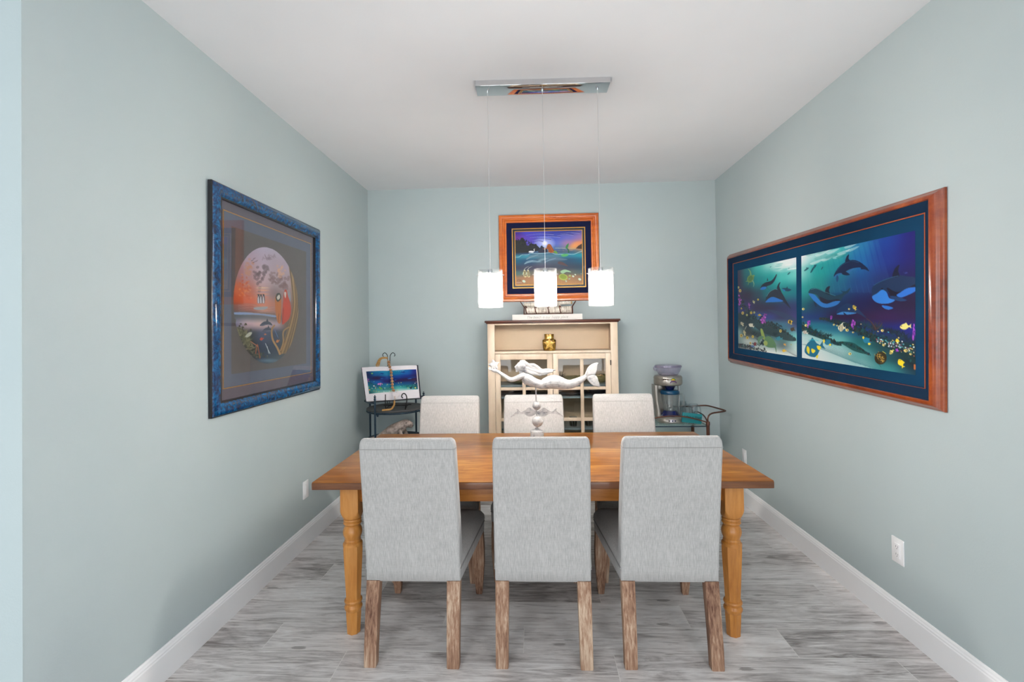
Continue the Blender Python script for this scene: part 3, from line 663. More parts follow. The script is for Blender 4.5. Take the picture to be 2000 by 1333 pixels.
# --- undersea picture, left-hand panel
def paint_reef_narrow():
    C = Canvas(190, 240, [(-8, 192), (748, 22), (782, 1325), (12, 1205)])
    C.bg([[(60, 55, 80), (30, 115, 120), (60, 180, 175), (150, 215, 210), (222, 236, 236), (228, 232, 238)],
          [(62, 48, 75), (30, 95, 105), (15, 135, 140), (20, 150, 150), (70, 185, 180), (110, 202, 197)],
          [(55, 45, 85), (52, 45, 68), (45, 72, 90), (15, 110, 120), (15, 125, 130), (20, 120, 132)],
          [(50, 60, 115), (52, 50, 110), (50, 45, 75), (48, 45, 75), (45, 50, 90), (45, 55, 105)],
          [(50, 68, 85), (45, 58, 85), (40, 85, 150), (50, 60, 125), (52, 52, 90), (60, 60, 115)],
          [(45, 68, 75), (45, 62, 75), (80, 160, 170), (60, 110, 120), (60, 110, 135), (70, 80, 120)],
          [(130, 162, 162), (60, 66, 66), (52, 66, 70), (60, 92, 100), (70, 125, 125), (115, 192, 192)],
          [(130, 152, 152), (190, 202, 197), (155, 176, 176), (130, 162, 162), (90, 112, 117), (182, 212, 207)],
          [(110, 116, 116), (120, 126, 126), (200, 206, 200), (225, 231, 226), (216, 226, 221), (202, 216, 216)]],
         [0, .17, .33, .5, .6, .68, .8, .9, 1])
    C.glow(620, 120, 220, 90, (245, 250, 250), .6, -12)
    for k in range(12): x = 380+C.rng.uniform(0, 340); y = 110+C.rng.uniform(0, 120); C.poly([(x, y), (x+50, y-12), (x+100, y-10), (x+50, y+8)], C.rng.choice([(240, 244, 244), (90, 190, 185)]), .5)
    for x, y, r, t in ((418, 146, 12, -40), (655, 232, 26, -45), (655, 165, 10, -60)): C.ell(x, y, r, r*.3, (20, 90, 100), .9, t)
    # dolphins
    C.poly([(290, 430), (305, 385), (350, 350), (420, 330), (455, 300), (495, 240), (498, 262), (470, 330), (430, 375), (370, 402), (400, 436), (360, 412), (320, 420)], (36, 44, 62)); C.poly([(288, 438), (310, 408), (345, 402), (370, 410), (340, 440)], (30, 110, 190)); C.poly([(372, 330), (380, 285), (390, 325)], (32, 40, 58), sm=False)
    C.poly([(360, 590), (372, 520), (410, 465), (480, 430), (540, 450), (580, 500), (625, 580), (690, 690), (600, 610), (520, 560), (430, 545), (390, 570)], (38, 44, 60)); C.line([(372, 530), (410, 470), (480, 434), (535, 450)], 5, (90, 190, 200), .8); C.poly([(358, 605), (395, 560), (450, 535), (530, 560), (588, 590), (500, 602), (400, 604)], (36, 110, 195)); C.poly([(505, 430), (520, 370), (548, 345), (535, 400), (560, 470)], (34, 40, 58))
    C.poly([(570, 425), (620, 420), (690, 440), (650, 465), (600, 450)], (32, 62, 90)); C.poly([(570, 430), (612, 445), (600, 470)], (30, 110, 180), sm=False); C.poly([(625, 422), (636, 398), (645, 425)], (30, 50, 75), sm=False)
    # turtle in the corner
    C.ell(160, 300, 42, 52, (110, 140, 80), 1, 30); C.ell(160, 298, 28, 38, (80, 120, 70), 1, 30); C.line([(165, 255), (155, 205), (128, 172)], (22, 6), (120, 165, 110)); C.line([(185, 320), (205, 360), (200, 405)], (18, 5), (120, 160, 130)); C.ell(198, 262, 17, 12, (120, 150, 90), 1, -20); C.line([(130, 330), (98, 335)], (14, 6), (110, 150, 90), 1, False); C.line([(140, 345), (128, 385)], (12, 5), (100, 140, 90), 1, False)
    dark = [(30, 42, 48), (38, 62, 66), (24, 30, 38), (52, 84, 84), (62, 58, 60)]
    C.poly([(15, 745), (150, 770), (300, 850), (440, 870), (620, 980), (768, 1100), (660, 1108), (500, 1060), (330, 1000), (180, 900), (15, 830)], (40, 56, 62), .85); C.poly([(380, 700), (520, 720), (650, 760), (760, 830), (760, 900), (600, 810), (480, 750)], (46, 66, 96), .7)
    C.blobs([(20, 560, 20, 60), (130, 720, 60, 40), (300, 850, 60, 30), (520, 930, 60, 30), (740, 1080, 20, 14)], 220, 15, dark); C.blobs([(20, 1160, 30, 30), (150, 1190, 60, 20), (350, 1240, 40, 16)], 110, 14, dark); C.blobs([(60, 560, 30, 40), (300, 1160, 60, 20), (520, 920, 60, 20)], 40, 22, [(26, 44, 52), (44, 60, 66)], 1, True)
    for x, y, rx, ry in ((340, 830, 40, 80), (25, 600, 22, 70), (150, 650, 13, 36)):
        for _ in range(26): C.ell(x+C.rng.gauss(0, rx*.45), y+C.rng.gauss(0, ry*.45), rx*.25, ry*.16, C.rng.choice([(165, 75, 170), (190, 100, 195), (125, 55, 140)]), 1, 0, 8)
    for k in range(9): C.line([(470+k*30, 1140+k*8), (620+k*26, 1230+k*12), (790+k*10, 1330)], (2, 6), (120, 130, 130), .5)
    # big turtle
    C.poly([(300, 950), (325, 960), (350, 1030), (370, 1100), (330, 1080), (305, 1010)], (140, 160, 80)); C.poly([(345, 1120), (370, 1060), (420, 1050), (480, 1110), (505, 1190), (420, 1198), (360, 1170)], (92, 130, 92)); C.poly([(270, 1130), (262, 1080), (300, 1045), (350, 1060), (300, 1090), (285, 1160)], (88, 128, 100)); C.line([(470, 1160), (500, 1205), (508, 1262)], (26, 5), (86, 124, 96)); C.ell(368, 1140, 26, 34, (150, 165, 90), 1, -10)
    C.fish(535, 1080, 42, (50, 130, 150), rot=0, asp=.6); C.fish(682, 862, 30, (225, 190, 60), rot=60, asp=.9); C.ell(682, 862, 12, 22, (50, 40, 30)); C.fish(716, 960, 30, (75, 62, 50), rot=20, asp=.9); C.fish(610, 1240, 26, (225, 185, 60)); C.fish(618, 1158, 18, (210, 150, 70), rot=40); C.fish(282, 772, 20, (230, 190, 80), stripes=2); C.fish(175, 905, 34, (215, 210, 190), rot=30)
    C.fish(58, 885, 26, (225, 215, 180), rot=60, stripes=3); C.fish(90, 1000, 30, (235, 225, 170), rot=80, stripes=3, asp=.5); C.line([(95, 960), (110, 930), (118, 915)], 4, (235, 230, 200)); C.fish(205, 598, 20, (210, 205, 150), rot=70, stripes=2)
    for x, y, r in ((5, 412, 14), (28, 455, 20), (262, 570, 13), (65, 745, 20), (175, 742, 17), (215, 738, 14), (48, 685, 11), (560, 980, 20), (200, 1054, 18), (128, 1068, 20), (50, 1040, 22), (170, 1140, 16), (120, 770, 14), (702, 1158, 9), (232, 1150, 20)): C.ell(x, y, r*.8, r, C.rng.choice([(225, 195, 70), (215, 185, 90), (200, 200, 120)])); C.ell(x, y, r*.25, r*.6, (70, 60, 40))
    C.ell(230, 1150, 16, 26, (120, 50, 60)); C.ell(200, 1180, 24, 14, (80, 110, 160))
    return C.out()

# --- round seascape in the left-hand picture
def paint_round():
    q = [((x-450)*5.333, (y-470)*5.333) for x, y in ((455.9, 462.0), (583.1, 502.0), (585.1, 703.9), (457.9, 719.9))]
    C = Canvas(250, 250, q)
    C.bg([[(170, 165, 195), (185, 178, 205), (198, 190, 212), (196, 188, 208), (190, 182, 200), (180, 172, 190)],
          [(165, 155, 180), (190, 170, 190), (200, 185, 205), (190, 175, 190), (185, 170, 190), (150, 130, 120)],
          [(165, 130, 140), (190, 150, 155), (215, 190, 200), (185, 168, 178), (180, 162, 175), (120, 98, 76)],
          [(205, 110, 75), (205, 120, 95), (205, 165, 165), (150, 130, 132), (165, 142, 142), (110, 90, 66)],
          [(190, 85, 55), (225, 110, 72), (225, 150, 125), (190, 135, 120), (150, 120, 118), (105, 84, 60)],
          [(130, 80, 70), (180, 100, 82), (225, 150, 122), (185, 125, 110), (140, 112, 106), (100, 82, 60)],
          [(90, 96, 100), (110, 116, 122), (120, 124, 130), (115, 115, 120), (120, 100, 80), (95, 78, 56)],
          [(140, 140, 170), (215, 190, 200), (235, 200, 195), (190, 170, 185), (110, 95, 80), (95, 78, 54)],
          [(60, 64, 58), (62, 66, 70), (80, 90, 120), (60, 74, 100), (90, 84, 80), (100, 82, 58)],
          [(50, 52, 42), (48, 54, 52), (40, 56, 80), (42, 58, 80), (80, 78, 74), (90, 74, 54)],
          [(45, 48, 40), (45, 52, 52), (50, 70, 90), (70, 88, 100), (70, 74, 70), (70, 62, 50)]],
         [0, .12, .28, .40, .48, .54, .60, .66, .74, .88, 1])
    for x, y, rx, ry, c in ((300, 380, 50, 90, (110, 90, 95)), (375, 300, 38, 80, (130, 115, 120)), (400, 180, 60, 24, (150, 132, 145)), (560, 450, 60, 80, (130, 105, 105)), (460, 410, 60, 60, (140, 115, 115)), (200, 300, 50, 80, (205, 150, 120)), (530, 330, 40, 60, (225, 180, 150))):
        for _ in range(26): C.ell(x+C.rng.gauss(0, rx*.5), y+C.rng.gauss(0, ry*.5), rx*.3, ry*.2, c, .5, C.rng.uniform(0, 180), 10)
    for _ in range(60): C.ell(170+C.rng.gauss(0, 40), 510+C.rng.gauss(0, 60), 13, 8, C.rng.choice([(225, 120, 60), (205, 84, 46), (235, 160, 105)]), .45, C.rng.uniform(0, 180), 9)
    for y, c in ((495, (255, 225, 180)), (520, (255, 190, 140)), (560, (250, 170, 130)), (590, (240, 140, 110))): C.glow(340, y, 80, 10, c, .9)
    for x, y in ((235, 210), (255, 190), (250, 230), (278, 216)): C.line([(x-14, y+6), (x, y), (x+12, y-8)], (5, 2), (60, 45, 40))
    for k in range(7): C.line([(90, 668+k*14), (230, 662+k*13), (340, 700+k*9), (470, 690+k*12)], 3, C.rng.choice([(190, 195, 200), (70, 80, 84), (150, 160, 165)]), .7)
    C.poly([(255, 700), (390, 690), (370, 718), (275, 722)], (170, 180, 190)); C.poly([(40, 752), (150, 748), (300, 760), (470, 780), (470, 800), (300, 776), (60, 772)], (150, 180, 225), .9)
    for x, h in ((300, 80), (325, 90), (352, 84)):          # seabirds on the floe
        C.poly([(x-12, 650), (x-12, 600), (x-4, 570), (x+8, 572), (x+14, 610), (x+10, 655)], (84, 88, 100)); C.poly([(x-8, 650), (x-8, 600), (x+1, 585), (x+8, 650)], (222, 222, 228)); C.ell(x, 568, 9, 8, (40, 42, 50)); C.line([(x-6, 566), (x-18, 560)], 3, (40, 42, 50), 1, False)
    for x, y, s_ in ((380, 870, 1.0), (395, 930, .8)): C.poly([(x-65*s_, y+15), (x-20*s_, y-25*s_), (x+40*s_, y-20*s_), (x+65*s_, y+15), (x+20*s_, y+5), (x-30*s_, y+20)], (70, 78, 98)); C.poly([(x, y-25*s_), (x+12*s_, y-60*s_), (x+26*s_, y-22*s_)], (66, 70, 90), sm=False); C.line([(x-55*s_, y+12), (x, y+10), (x+50*s_, y+12)], 5, (140, 150, 170), .8)
    # cliff tree at right
    for k in range(22):
        o_ = k*5.5; C.line([(608+o_, 250), (640+o_*.8, 470), (655+o_*.7, 700), (600+o_*.8, 950), (520+o_, 1180)], (6, 7), C.rng.choice([(150, 122, 78), (105, 84, 56), (80, 66, 46), (170, 140, 92)]), .9)
    C.line([(470, 880), (440, 930), (450, 1030), (500, 1120), (530, 1190)], (16, 22), (178, 140, 86)); C.line([(620, 900), (560, 950), (560, 1060), (530, 1150)], (14, 14), (170, 135, 88)); C.line([(590, 1040), (560, 1100), (540, 1180)], (10, 12), (150, 115, 70))
    # two parrots
    C.poly([(470, 620), (480, 570), (505, 550), (532, 575), (535, 640), (532, 760), (528, 860), (500, 850), (480, 760)], (196, 120, 60)); C.poly([(476, 600), (490, 556), (520, 552), (534, 600), (500, 640)], (60, 66, 64)); C.poly([(490, 590), (515, 565), (522, 600), (500, 620)], (215, 215, 205)); C.line([(505, 850), (512, 760)], 8, (150, 90, 50))
    C.poly([(555, 640), (560, 560), (572, 515), (590, 520), (602, 570), (636, 690), (625, 800), (580, 856), (545, 860)], (200, 70, 48)); C.poly([(566, 540), (586, 545), (580, 600), (568, 580)], (215, 205, 200)); C.line([(548, 860), (560, 700)], 7, (150, 46, 40)); C.poly([(600, 560), (620, 530), (632, 560), (634, 640)], (150, 160, 175), .8)
    # reef below
    C.blobs([(110, 900, 50, 60), (170, 1020, 50, 60), (230, 1120, 50, 50), (330, 1200, 60, 30)], 160, 16, [(80, 84, 66), (60, 60, 48), (100, 100, 80), (44, 50, 44)]); C.blobs([(90, 900, 40, 60), (230, 1120, 50, 40)], 40, 26, [(130, 130, 100), (96, 100, 76)], .9, True)
    C.poly([(165, 1000), (200, 960), (235, 955), (225, 985), (190, 1008)], (200, 205, 190)); C.line([(275, 1180), (292, 1080), (320, 1230)], 9, (170, 90, 60)); C.line([(220, 1050), (300, 1105)], 10, (180, 120, 90)); C.line([(170, 1130), (240, 1128)], 7, (170, 150, 120))
    C.fish(335, 1026, 20, (210, 80, 50), rot=-20); C.fish(372, 978, 12, (215, 120, 70)); C.fish(500, 1050, 20, (210, 130, 60), rot=-30); C.line([(375, 1070), (400, 1130), (425, 1180)], (5, 8), (200, 210, 215)); C.line([(395, 1100), (410, 1180)], 5, (190, 200, 205)); C.line([(470, 930), (505, 1010)], 6, (90, 130, 180))
    C.glow(400, 1250, 140, 26, (120, 160, 180), .6)
    return C.out()

# --- moonlit cove in the back-wall picture
def paint_cove():
    C = Canvas(220, 180, [(207, 258), (1228, 232), (1240, 1080), (213, 1105)])
    C.bg([[(60, 40, 140), (70, 70, 200), (70, 75, 190), (50, 60, 160), (45, 60, 150), (90, 90, 170)],
          [(110, 50, 150), (90, 70, 190), (80, 90, 205), (80, 95, 200), (110, 110, 200), (150, 120, 180)],
          [(70, 50, 100), (85, 75, 180), (95, 110, 215), (95, 115, 205), (170, 130, 170), (225, 140, 100)],
          [(50, 60, 70), (60, 70, 120), (120, 150, 210), (90, 120, 175), (140, 130, 150), (225, 150, 90)],
          [(40, 60, 80), (45, 70, 110), (70, 110, 140), (50, 90, 130), (60, 100, 130), (110, 120, 120)],
          [(45, 130, 155), (60, 150, 175), (80, 130, 150), (80, 130, 150), (40, 130, 160), (30, 150, 170)],
          [(20, 95, 125), (40, 85, 120), (80, 105, 125), (75, 95, 115), (40, 85, 115), (25, 95, 125)],
          [(55, 65, 90), (70, 72, 95), (85, 85, 105), (70, 78, 95), (60, 72, 92), (50, 75, 95)],
          [(80, 115, 115), (110, 110, 100), (130, 115, 100), (120, 115, 100), (100, 105, 100), (80, 100, 105)],
          [(165, 125, 95), (175, 130, 95), (175, 130, 100), (180, 135, 95), (170, 130, 95), (150, 120, 95)],
          [(170, 125, 90), (180, 135, 90), (195, 140, 90), (190, 140, 90), (185, 140, 95), (180, 135, 95)]],
         [0, .13, .24, .32, .40, .46, .55, .68, .78, .87, 1])
    C.glow(660, 440, 170, 110, (215, 225, 255), .8); C.glow(662, 440, 46, 42, (255, 255, 255), 1.4)
    for y, x0, x1 in ((290, 380, 800), (330, 430, 900), (375, 470, 760), (270, 900, 1200), (300, 850, 1100), (410, 500, 640)): C.line([(x0, y+10), ((x0+x1)/2, y-8), (x1, y+6)], (4, 12), (55, 50, 120), .6); C.line([(x0, y+22), ((x0+x1)/2, y+4), (x1, y+16)], (3, 7), (190, 195, 235), .6)
    C.glow(1110, 480, 120, 60, (255, 170, 90), .9, -30)
    # tree line
    tr = [(205, 590), (206, 390), (230, 385), (250, 400), (285, 390), (300, 355), (335, 352), (350, 395), (370, 405), (385, 470), (420, 480), (445, 440), (452, 405), (462, 445), (500, 455), (530, 450), (550, 480), (590, 520), (560, 560), (400, 590)]
    C.poly(tr, (38, 42, 44), 1, False); C.blobs([(220, 420, 20, 40), (340, 430, 40, 50), (500, 500, 50, 30)], 60, 14, [(44, 48, 46), (30, 34, 40)])
    C.poly([(1135, 520), (1170, 480), (1232, 440), (1232, 530)], (74, 58, 50), sm=False); C.line([(820, 516), (1130, 520)], 5, (200, 220, 150), .7, False)
    for k in range(12): y = 530+k*6; C.line([(560+C.rng.uniform(0, 500), y), (700+C.rng.uniform(0, 500), y+4)], 3, C.rng.choice([(120, 160, 190), (40, 66, 110), (230, 150, 90)]), .5, False)
    # wave line
    C.line([(207, 660), (270, 655), (310, 625), (400, 620), (450, 600), (600, 600), (760, 590), (830, 610), (1000, 610), (1100, 612), (1180, 580), (1232, 560)], (8, 10), (170, 215, 225), .8)
    # swan
    C.ell(455, 574, 40, 15, (235, 238, 242)); C.line([(488, 574), (502, 560), (496, 538), (508, 528)], (9, 7), (238, 240, 244)); C.line([(508, 528), (516, 534)], 4, (200, 130, 60), 1, False); C.line([(410, 585), (500, 590)], 3, (190, 215, 225), .8, False)
    # rock with a figure seen from behind, long auburn hair
    C.poly([(560, 580), (590, 510), (615, 475), (640, 500), (690, 520), (700, 575), (640, 590)], (50, 52, 70)); C.poly([(690, 520), (700, 470), (725, 452), (755, 465), (785, 520), (812, 580), (770, 592), (722, 580), (712, 540)], (158, 84, 36)); C.line([(690, 520), (650, 530), (632, 524)], (10, 6), (190, 110, 70)); C.line([(705, 480), (730, 470), (760, 520), (790, 580)], 5, (210, 130, 60), .7)
    C.poly([(790, 570), (830, 560), (856, 590), (850, 604), (810, 590)], (110, 160, 70)); C.poly([(905, 625), (960, 605), (1020, 615), (1000, 640), (940, 650)], (90, 180, 110)); C.line([(1026, 590), (1018, 540), (990, 510)], (24, 14), (50, 100, 76)); C.poly([(980, 520), (985, 480), (1010, 450), (1026, 440), (1020, 480), (1005, 520)], (60, 130, 76))
    # dolphins below the surface
    for x, y, s_, c in ((560, 650, 1.25, (95, 130, 150)), (690, 700, 1.0, (105, 140, 160)), (480, 735, .9, (120, 155, 175)), (830, 700, 1.2, (90, 120, 145))):
        C.poly([(x-150*s_, y+40*s_), (x-110*s_, y-10*s_), (x-20*s_, y-35*s_), (x+80*s_, y-20*s_), (x+150*s_, y-5*s_), (x+90*s_, y+6*s_), (x-10*s_, y+4*s_), (x-90*s_, y+20*s_)], c, .85); C.line([(x-140*s_, y+34*s_), (x-90*s_, y+6*s_), (x, y-22*s_)], 4, (190, 215, 230), .7)
    C.poly([(860, 760), (880, 725), (950, 745), (1015, 800), (940, 785)], (96, 74, 76), .9)
    # striped fish, turtle, shells, sand
    for x in (355, 408):
        C.poly([(x-22, 880), (x, 860), (x+20, 905), (x+24, 968), (x-12, 965)], (238, 228, 170)); C.line([(x-12, 870), (x+2, 965)], 11, (26, 26, 28), 1, False); C.line([(x+6, 880), (x+20, 960)], 8, (26, 26, 28), 1, False); C.line([(x-15, 872), (x+10, 830), (x+60, 805)], (7, 2), (215, 230, 215)); C.line([(x-24, 900), (x-36, 938)], 8, (200, 225, 200), 1, False)
    C.ell(940, 972, 70, 50, (176, 190, 88), 1, 12); C.ell(940, 966, 52, 34, (146, 165, 70), 1, 12); C.poly([(915, 910), (900, 880), (960, 852), (1030, 870), (1060, 895), (990, 890), (945, 915)], (165, 205, 165)); C.ell(1042, 950, 18, 15, (170, 190, 110)); C.poly([(970, 1020), (1000, 1030), (985, 1056)], (180, 215, 190), sm=False); C.poly([(1010, 1000), (1050, 985), (1040, 1010)], (150, 200, 160), sm=False)
    for x, y, r in ((1092, 958, 18), (1125, 932, 13), (1192, 1005, 24), (340, 1040, 26), (1215, 918, 5)): C.ell(x, y, r, r*.75, (205, 225, 205), 1, 30)
    C.line([(235, 1030), (260, 1015), (290, 1025), (270, 1035), (300, 1018)], 4, (90, 66, 50)); C.line([(225, 1062), (260, 1058), (310, 1062)], 5, (235, 225, 215), .8); C.blobs([(240, 1080, 60, 12), (700, 1060, 300, 20), (1150, 1060, 60, 20)], 70, 6, [(150, 108, 76), (205, 165, 120)], .6)
    return C.out()

# --- the double-page print in the open book
def paint_book():
    C = Canvas(150, 60, [(190, 335), (1520, 262), (1590, 735), (295, 850)])
    C.bg([[(15, 50, 90), (10, 110, 150), (10, 130, 165), (15, 130, 160), (10, 110, 165), (15, 30, 120)],
          [(25, 25, 70), (10, 85, 140), (10, 120, 160), (10, 115, 160), (10, 90, 160), (15, 25, 110)],
          [(15, 50, 100), (40, 15, 60), (15, 60, 130), (12, 60, 140), (12, 40, 120), (25, 15, 80)],
          [(15, 75, 120), (12, 80, 150), (30, 15, 90), (40, 12, 70), (35, 10, 60), (45, 10, 55)],
          [(15, 95, 110), (10, 90, 130), (12, 110, 150), (12, 90, 140), (10, 70, 120), (15, 40, 90)],
          [(30, 110, 110), (60, 140, 140), (40, 120, 120), (70, 165, 160), (30, 130, 130), (15, 80, 90)],
          [(15, 70, 80), (120, 170, 160), (150, 190, 185), (190, 215, 210), (150, 195, 190), (20, 110, 120)]])
    for x, y, s_ in ((640, 390, 60), (680, 480, 80), (1200, 345, 60), (1040, 510, 90), (1420, 470, 110)): C.poly([(x-s_, y+s_*.3), (x-s_*.4, y-s_*.2), (x+s_*.3, y-s_*.3), (x+s_, y-s_*.1), (x+s_*.3, y+s_*.1)], (12, 40, 110), .9); C.line([(x-s_*.8, y+s_*.28), (x, y+s_*.16)], 8, (50, 140, 220), .8, False)
    for k in range(7): x = 880+k*50; C.line([(x, 320), (x+60, 285)], (10, 3), (210, 235, 240), .7, False)
    C.blobs([(240, 480, 40, 60), (400, 640, 100, 40), (700, 740, 160, 30)], 60, 14, [(12, 50, 60), (20, 90, 90)]); C.blobs([(1200, 640, 160, 40), (1480, 680, 60, 40)], 40, 12, [(12, 50, 60), (20, 90, 90)])
    for _ in range(14): C.ell(590+C.rng.gauss(0, 22), 615+C.rng.gauss(0, 18), 14, 10, (190, 80, 170)); C.ell(255+C.rng.gauss(0, 16), 545+C.rng.gauss(0, 20), 10, 10, (140, 70, 140))
    for _ in range(46): C.ell(C.rng.uniform(250, 1560), C.rng.uniform(560, 800), 11, 8, C.rng.choice([(225, 210, 90), (220, 150, 60), (230, 235, 225), (90, 200, 140)]), .9)
    C.ell(370, 385, 26, 16, (110, 170, 80)); C.ell(620, 715, 50, 22, (90, 160, 80), 1, 25); C.ell(1415, 705, 26, 22, (30, 40, 50)); C.ell(1520, 700, 18, 16, (225, 215, 110)); C.ell(435, 668, 20, 14, (225, 225, 215)); C.ell(310, 755, 18, 18, (220, 150, 70))
    return C.out()

# ------------------------------------------------------------------ framed pictures
def frame_ring(bm, P, prof):
    """P(a, b, d): a,b = distance inward handled by corners; prof = [(inset, depth)] closed section"""
    corners = ((0, 0), (1, 0), (1, 1), (0, 1)); secs = []
    for cx_, cy_ in corners: secs.append([P(cx_, cy_, i, d) for i, d in prof])
    R = [[bm.verts.new(p) for p in s] for s in secs]; n = len(prof)
    for k in range(4):
        a, b_ = R[k], R[(k+1) % 4]
        for i in range(n): j = (i+1) % n; bm.faces.new((a[i], a[j], b_[j], b_[i]))

def frame_wood(name, dark, mid, light, coat=.35):
    return wood(name, dark, mid, light, axis=0, scale=5, stretch=5, rough=.28, coat=coat, bump=.05, lines=.35)
M_orange = frame_wood('orange_koa_frame', s2l((150, 62, 8)), s2l((206, 98, 18)), s2l((232, 128, 40)))
M_koa = frame_wood('red_brown_koa_frame', s2l((92, 32, 8)), s2l((142, 58, 20)), s2l((176, 88, 38)))
M_navy = plain('navy_mat_board', s2l((14, 22, 62)), .7, var=.12, spec=.2)
M_teal = plain('deep_teal_mat', s2l((0, 58, 92)), .75, var=.12, scale=5, spec=.2)
M_tealdk = plain('deep_teal_liner', s2l((2, 38, 66)), .7, var=.15, spec=.2)
M_gold = plain('gilt_fillet', s2l((206, 150, 66)), .35, .55, .05)
M_copper = plain('copper_fillet', s2l((176, 84, 44)), .4, .4, .05)
M_black = plain('black_lacquer', (.012, .012, .016), .25, coat=.3)
M_greymat = plain('grey_mat_board', s2l((108, 102, 114)), .8, var=.05, spec=.2)
M_bluebev = plain('blue_grey_inner_mat', s2l((104, 112, 130)), .8, var=.05, spec=.2)
M_darkmat = plain('charcoal_print_paper', s2l((106, 102, 102)), .8, var=.05, spec=.2)
M_picglass = glassy('picture_glass', (.98, .98, .98), .045)
def blue_marble():
    t = NT('blue_marbled_lacquer'); v = t.coords(); n1 = t.noise(v, 22, 8, .7, 1.6); n2 = t.noise(v, 70, 4, .6, .8)
    t.base(t.ramp(t.math('ADD', t.math('MULTIPLY', n1, .7), t.math('MULTIPLY', n2, .3)), [(.35, s2l((4, 22, 44))), (.48, s2l((2, 56, 100))), (.6, s2l((4, 96, 150))), (.72, s2l((36, 136, 186)))]))
    t.set(rough=.16, coat=.5, coatr=.06); return t.m
M_marble = blue_marble()

class Wallpic:
    """local frame: origin at picture centre on the wall; a to the viewer's right, b up, d out of the wall"""
    def __init__(s, root, w, h, right, out): s.r, s.w, s.h, s.R, s.O = root, w, h, Vector(right), Vector(out)
    def p(s, a, b_, d): return tuple(s.R*a + Vector((0, 0, b_)) + s.O*d)
    def ring(s, name, m, prof, x0=None, x1=None, z0=None, z1=None, sm=40, par=None):
        x0 = -s.w/2 if x0 is None else x0; x1 = s.w/2 if x1 is None else x1; z0 = -s.h/2 if z0 is None else z0; z1 = s.h/2 if z1 is None else z1
        bm = BM()
        def P(cx_, cy_, i, d): return s.p((x0+i) if cx_ == 0 else (x1-i), (z0+i) if cy_ == 0 else (z1-i), d)
        frame_ring(bm, P, prof); return obj(name, bm, m, par or s.r, sm)
    def slab(s, name, m, x0, x1, z0, z1, d0, d1, par=None):
        bm = BM(); prism(bm, [(x0, z0), (x1, z0), (x1, z1), (x0, z1)], s.p, d0, d1); return obj(name, bm, m, par or s.r, None)
    def picture(s, name, rgb, x0, x1, z0, z1, d, clip=None):
        R, O = s.R, s.O
        def fn(U, V): a = x0+(x1-x0)*U; b_ = z1+(z0-z1)*V; return (R.x*a+O.x*d, R.y*a+O.y*d, b_+R.z*a+0*a)
        return art(name, rgb, fn, s.r, clip)

# left wall: blue-framed round print.  viewer's right on this wall = +y, out = +x
L_ = thing('framed_picture', 'square picture with a glossy marbled blue frame and round print, on the left wall', 'picture', (XL+.001, 2.851, 1.6415))
L_.rotation_euler = (0, math.radians(.5), 0)
W = Wallpic(L_, 1.178, 1.176, (0, 1, 0), (1, 0, 0))
W.ring('frame', M_marble, [(.004, .0), (.004, .022), (.010, .031), (.028, .037), (.048, .034), (.060, .026), (.066, .020), (.066, .0)])
W.ring('frame_edge', M_black, [(0, 0), (0, .020), (.0045, .022), (.0045, 0)], sm=None)
W.ring('frame_edge', M_black, [(.0655, .004), (.0655, .0215), (.074, .0215), (.074, .004)], sm=None)
W.slab('outer_mat', M_greymat, -.520, .520, -.518, .518, .004, .006)
W.ring('gold_fillet', M_gold, [(0, .006), (0, .0085), (.0045, .0085), (.0045, .006)], -.485, .479, -.457, .467, None)
W.ring('inner_mat', M_bluebev, [(.0045, .006), (.0045, .0078), (.072, .0064), (.072, .006)], -.485, .479, -.457, .467, None)
W.slab('print_paper', M_darkmat, -.415, .409, -.386, .396, .0050, .0066)
W.picture('round_print', paint_round(), -.401, .299, -.356, .344, .0070, lambda U, V: (U-.5)**2+(V-.5)**2 < .2495)
W.slab('glass', M_picglass, -.518, .518, -.516, .516, .0100, .0125)

# back wall: orange-framed cove.  viewer's right = +x, out = -y
B_ = thing('framed_picture', 'small orange-framed picture of a moonlit cove on the back wall', 'picture', (.153, YB-.001, 2.152))
W = Wallpic(B_, .948, .828, (1, 0, 0), (0, -1, 0))
W.ring('frame', M_orange, [(0, 0), (0, .026), (.006, .034), (.020, .036), (.032, .030), (.036, .026), (.040, .030), (.050, .029), (.056, .021), (.062, .022), (.072, .020), (.074, .012), (.074, 0)])
W.slab('mat', M_navy, -.402, .402, -.342, .342, .004, .010)
for nm, m, a0, i in (('gold_fillet', M_gold, 0, .0075), ('black_liner', M_black, .0075, .026), ('gold_fillet', M_gold, .026, .032)):
    W.ring(nm, m, [(a0, .010), (a0, .013), (i, .013), (i, .010)], -.350, .347, -.286, .286, None)
W.picture('print', paint_cove(), -.319, .316, -.256, .256, .0106)

# right wall: wide koa frame with two windows.  viewer's right = -y, out = -x
R_ = thing('framed_picture', 'wide reddish wooden frame on the right wall holding two undersea prints', 'picture', (XR-.001, 3.150, 1.593))
R_.rotation_euler = (math.radians(1.70), 0, 0)
W = Wallpic(R_, 2.175, .940, (0, -1, 0), (-1, 0, 0))
W.ring('frame', M_koa, [(0, 0), (0, .009), (.003, .014), (.009, .018), (.012, .026), (.020, .036), (.030, .043), (.038, .045), (.042, .041), (.042, 0)])
W.ring('sloped_liner', M_tealdk, [(.041, .004), (.041, .039), (.045, .039), (.092, .016), (.092, .004)], sm=None)
W.slab('mat', M_teal, -1.003, 1.003, -.389, .386, .004, .0155)
W.ring('copper_fillet', M_copper, [(0, .015), (0, .019), (.0055, .019), (.0055, .015)], -1.0, 1.0, -.388, .384, None)
W.picture('print', paint_reef_narrow(), -.908, -.0215, -.3315, .3155, .0160)
W.picture('print', paint_reef_wide(), .038, .9425, -.3315, .3155, .0160)
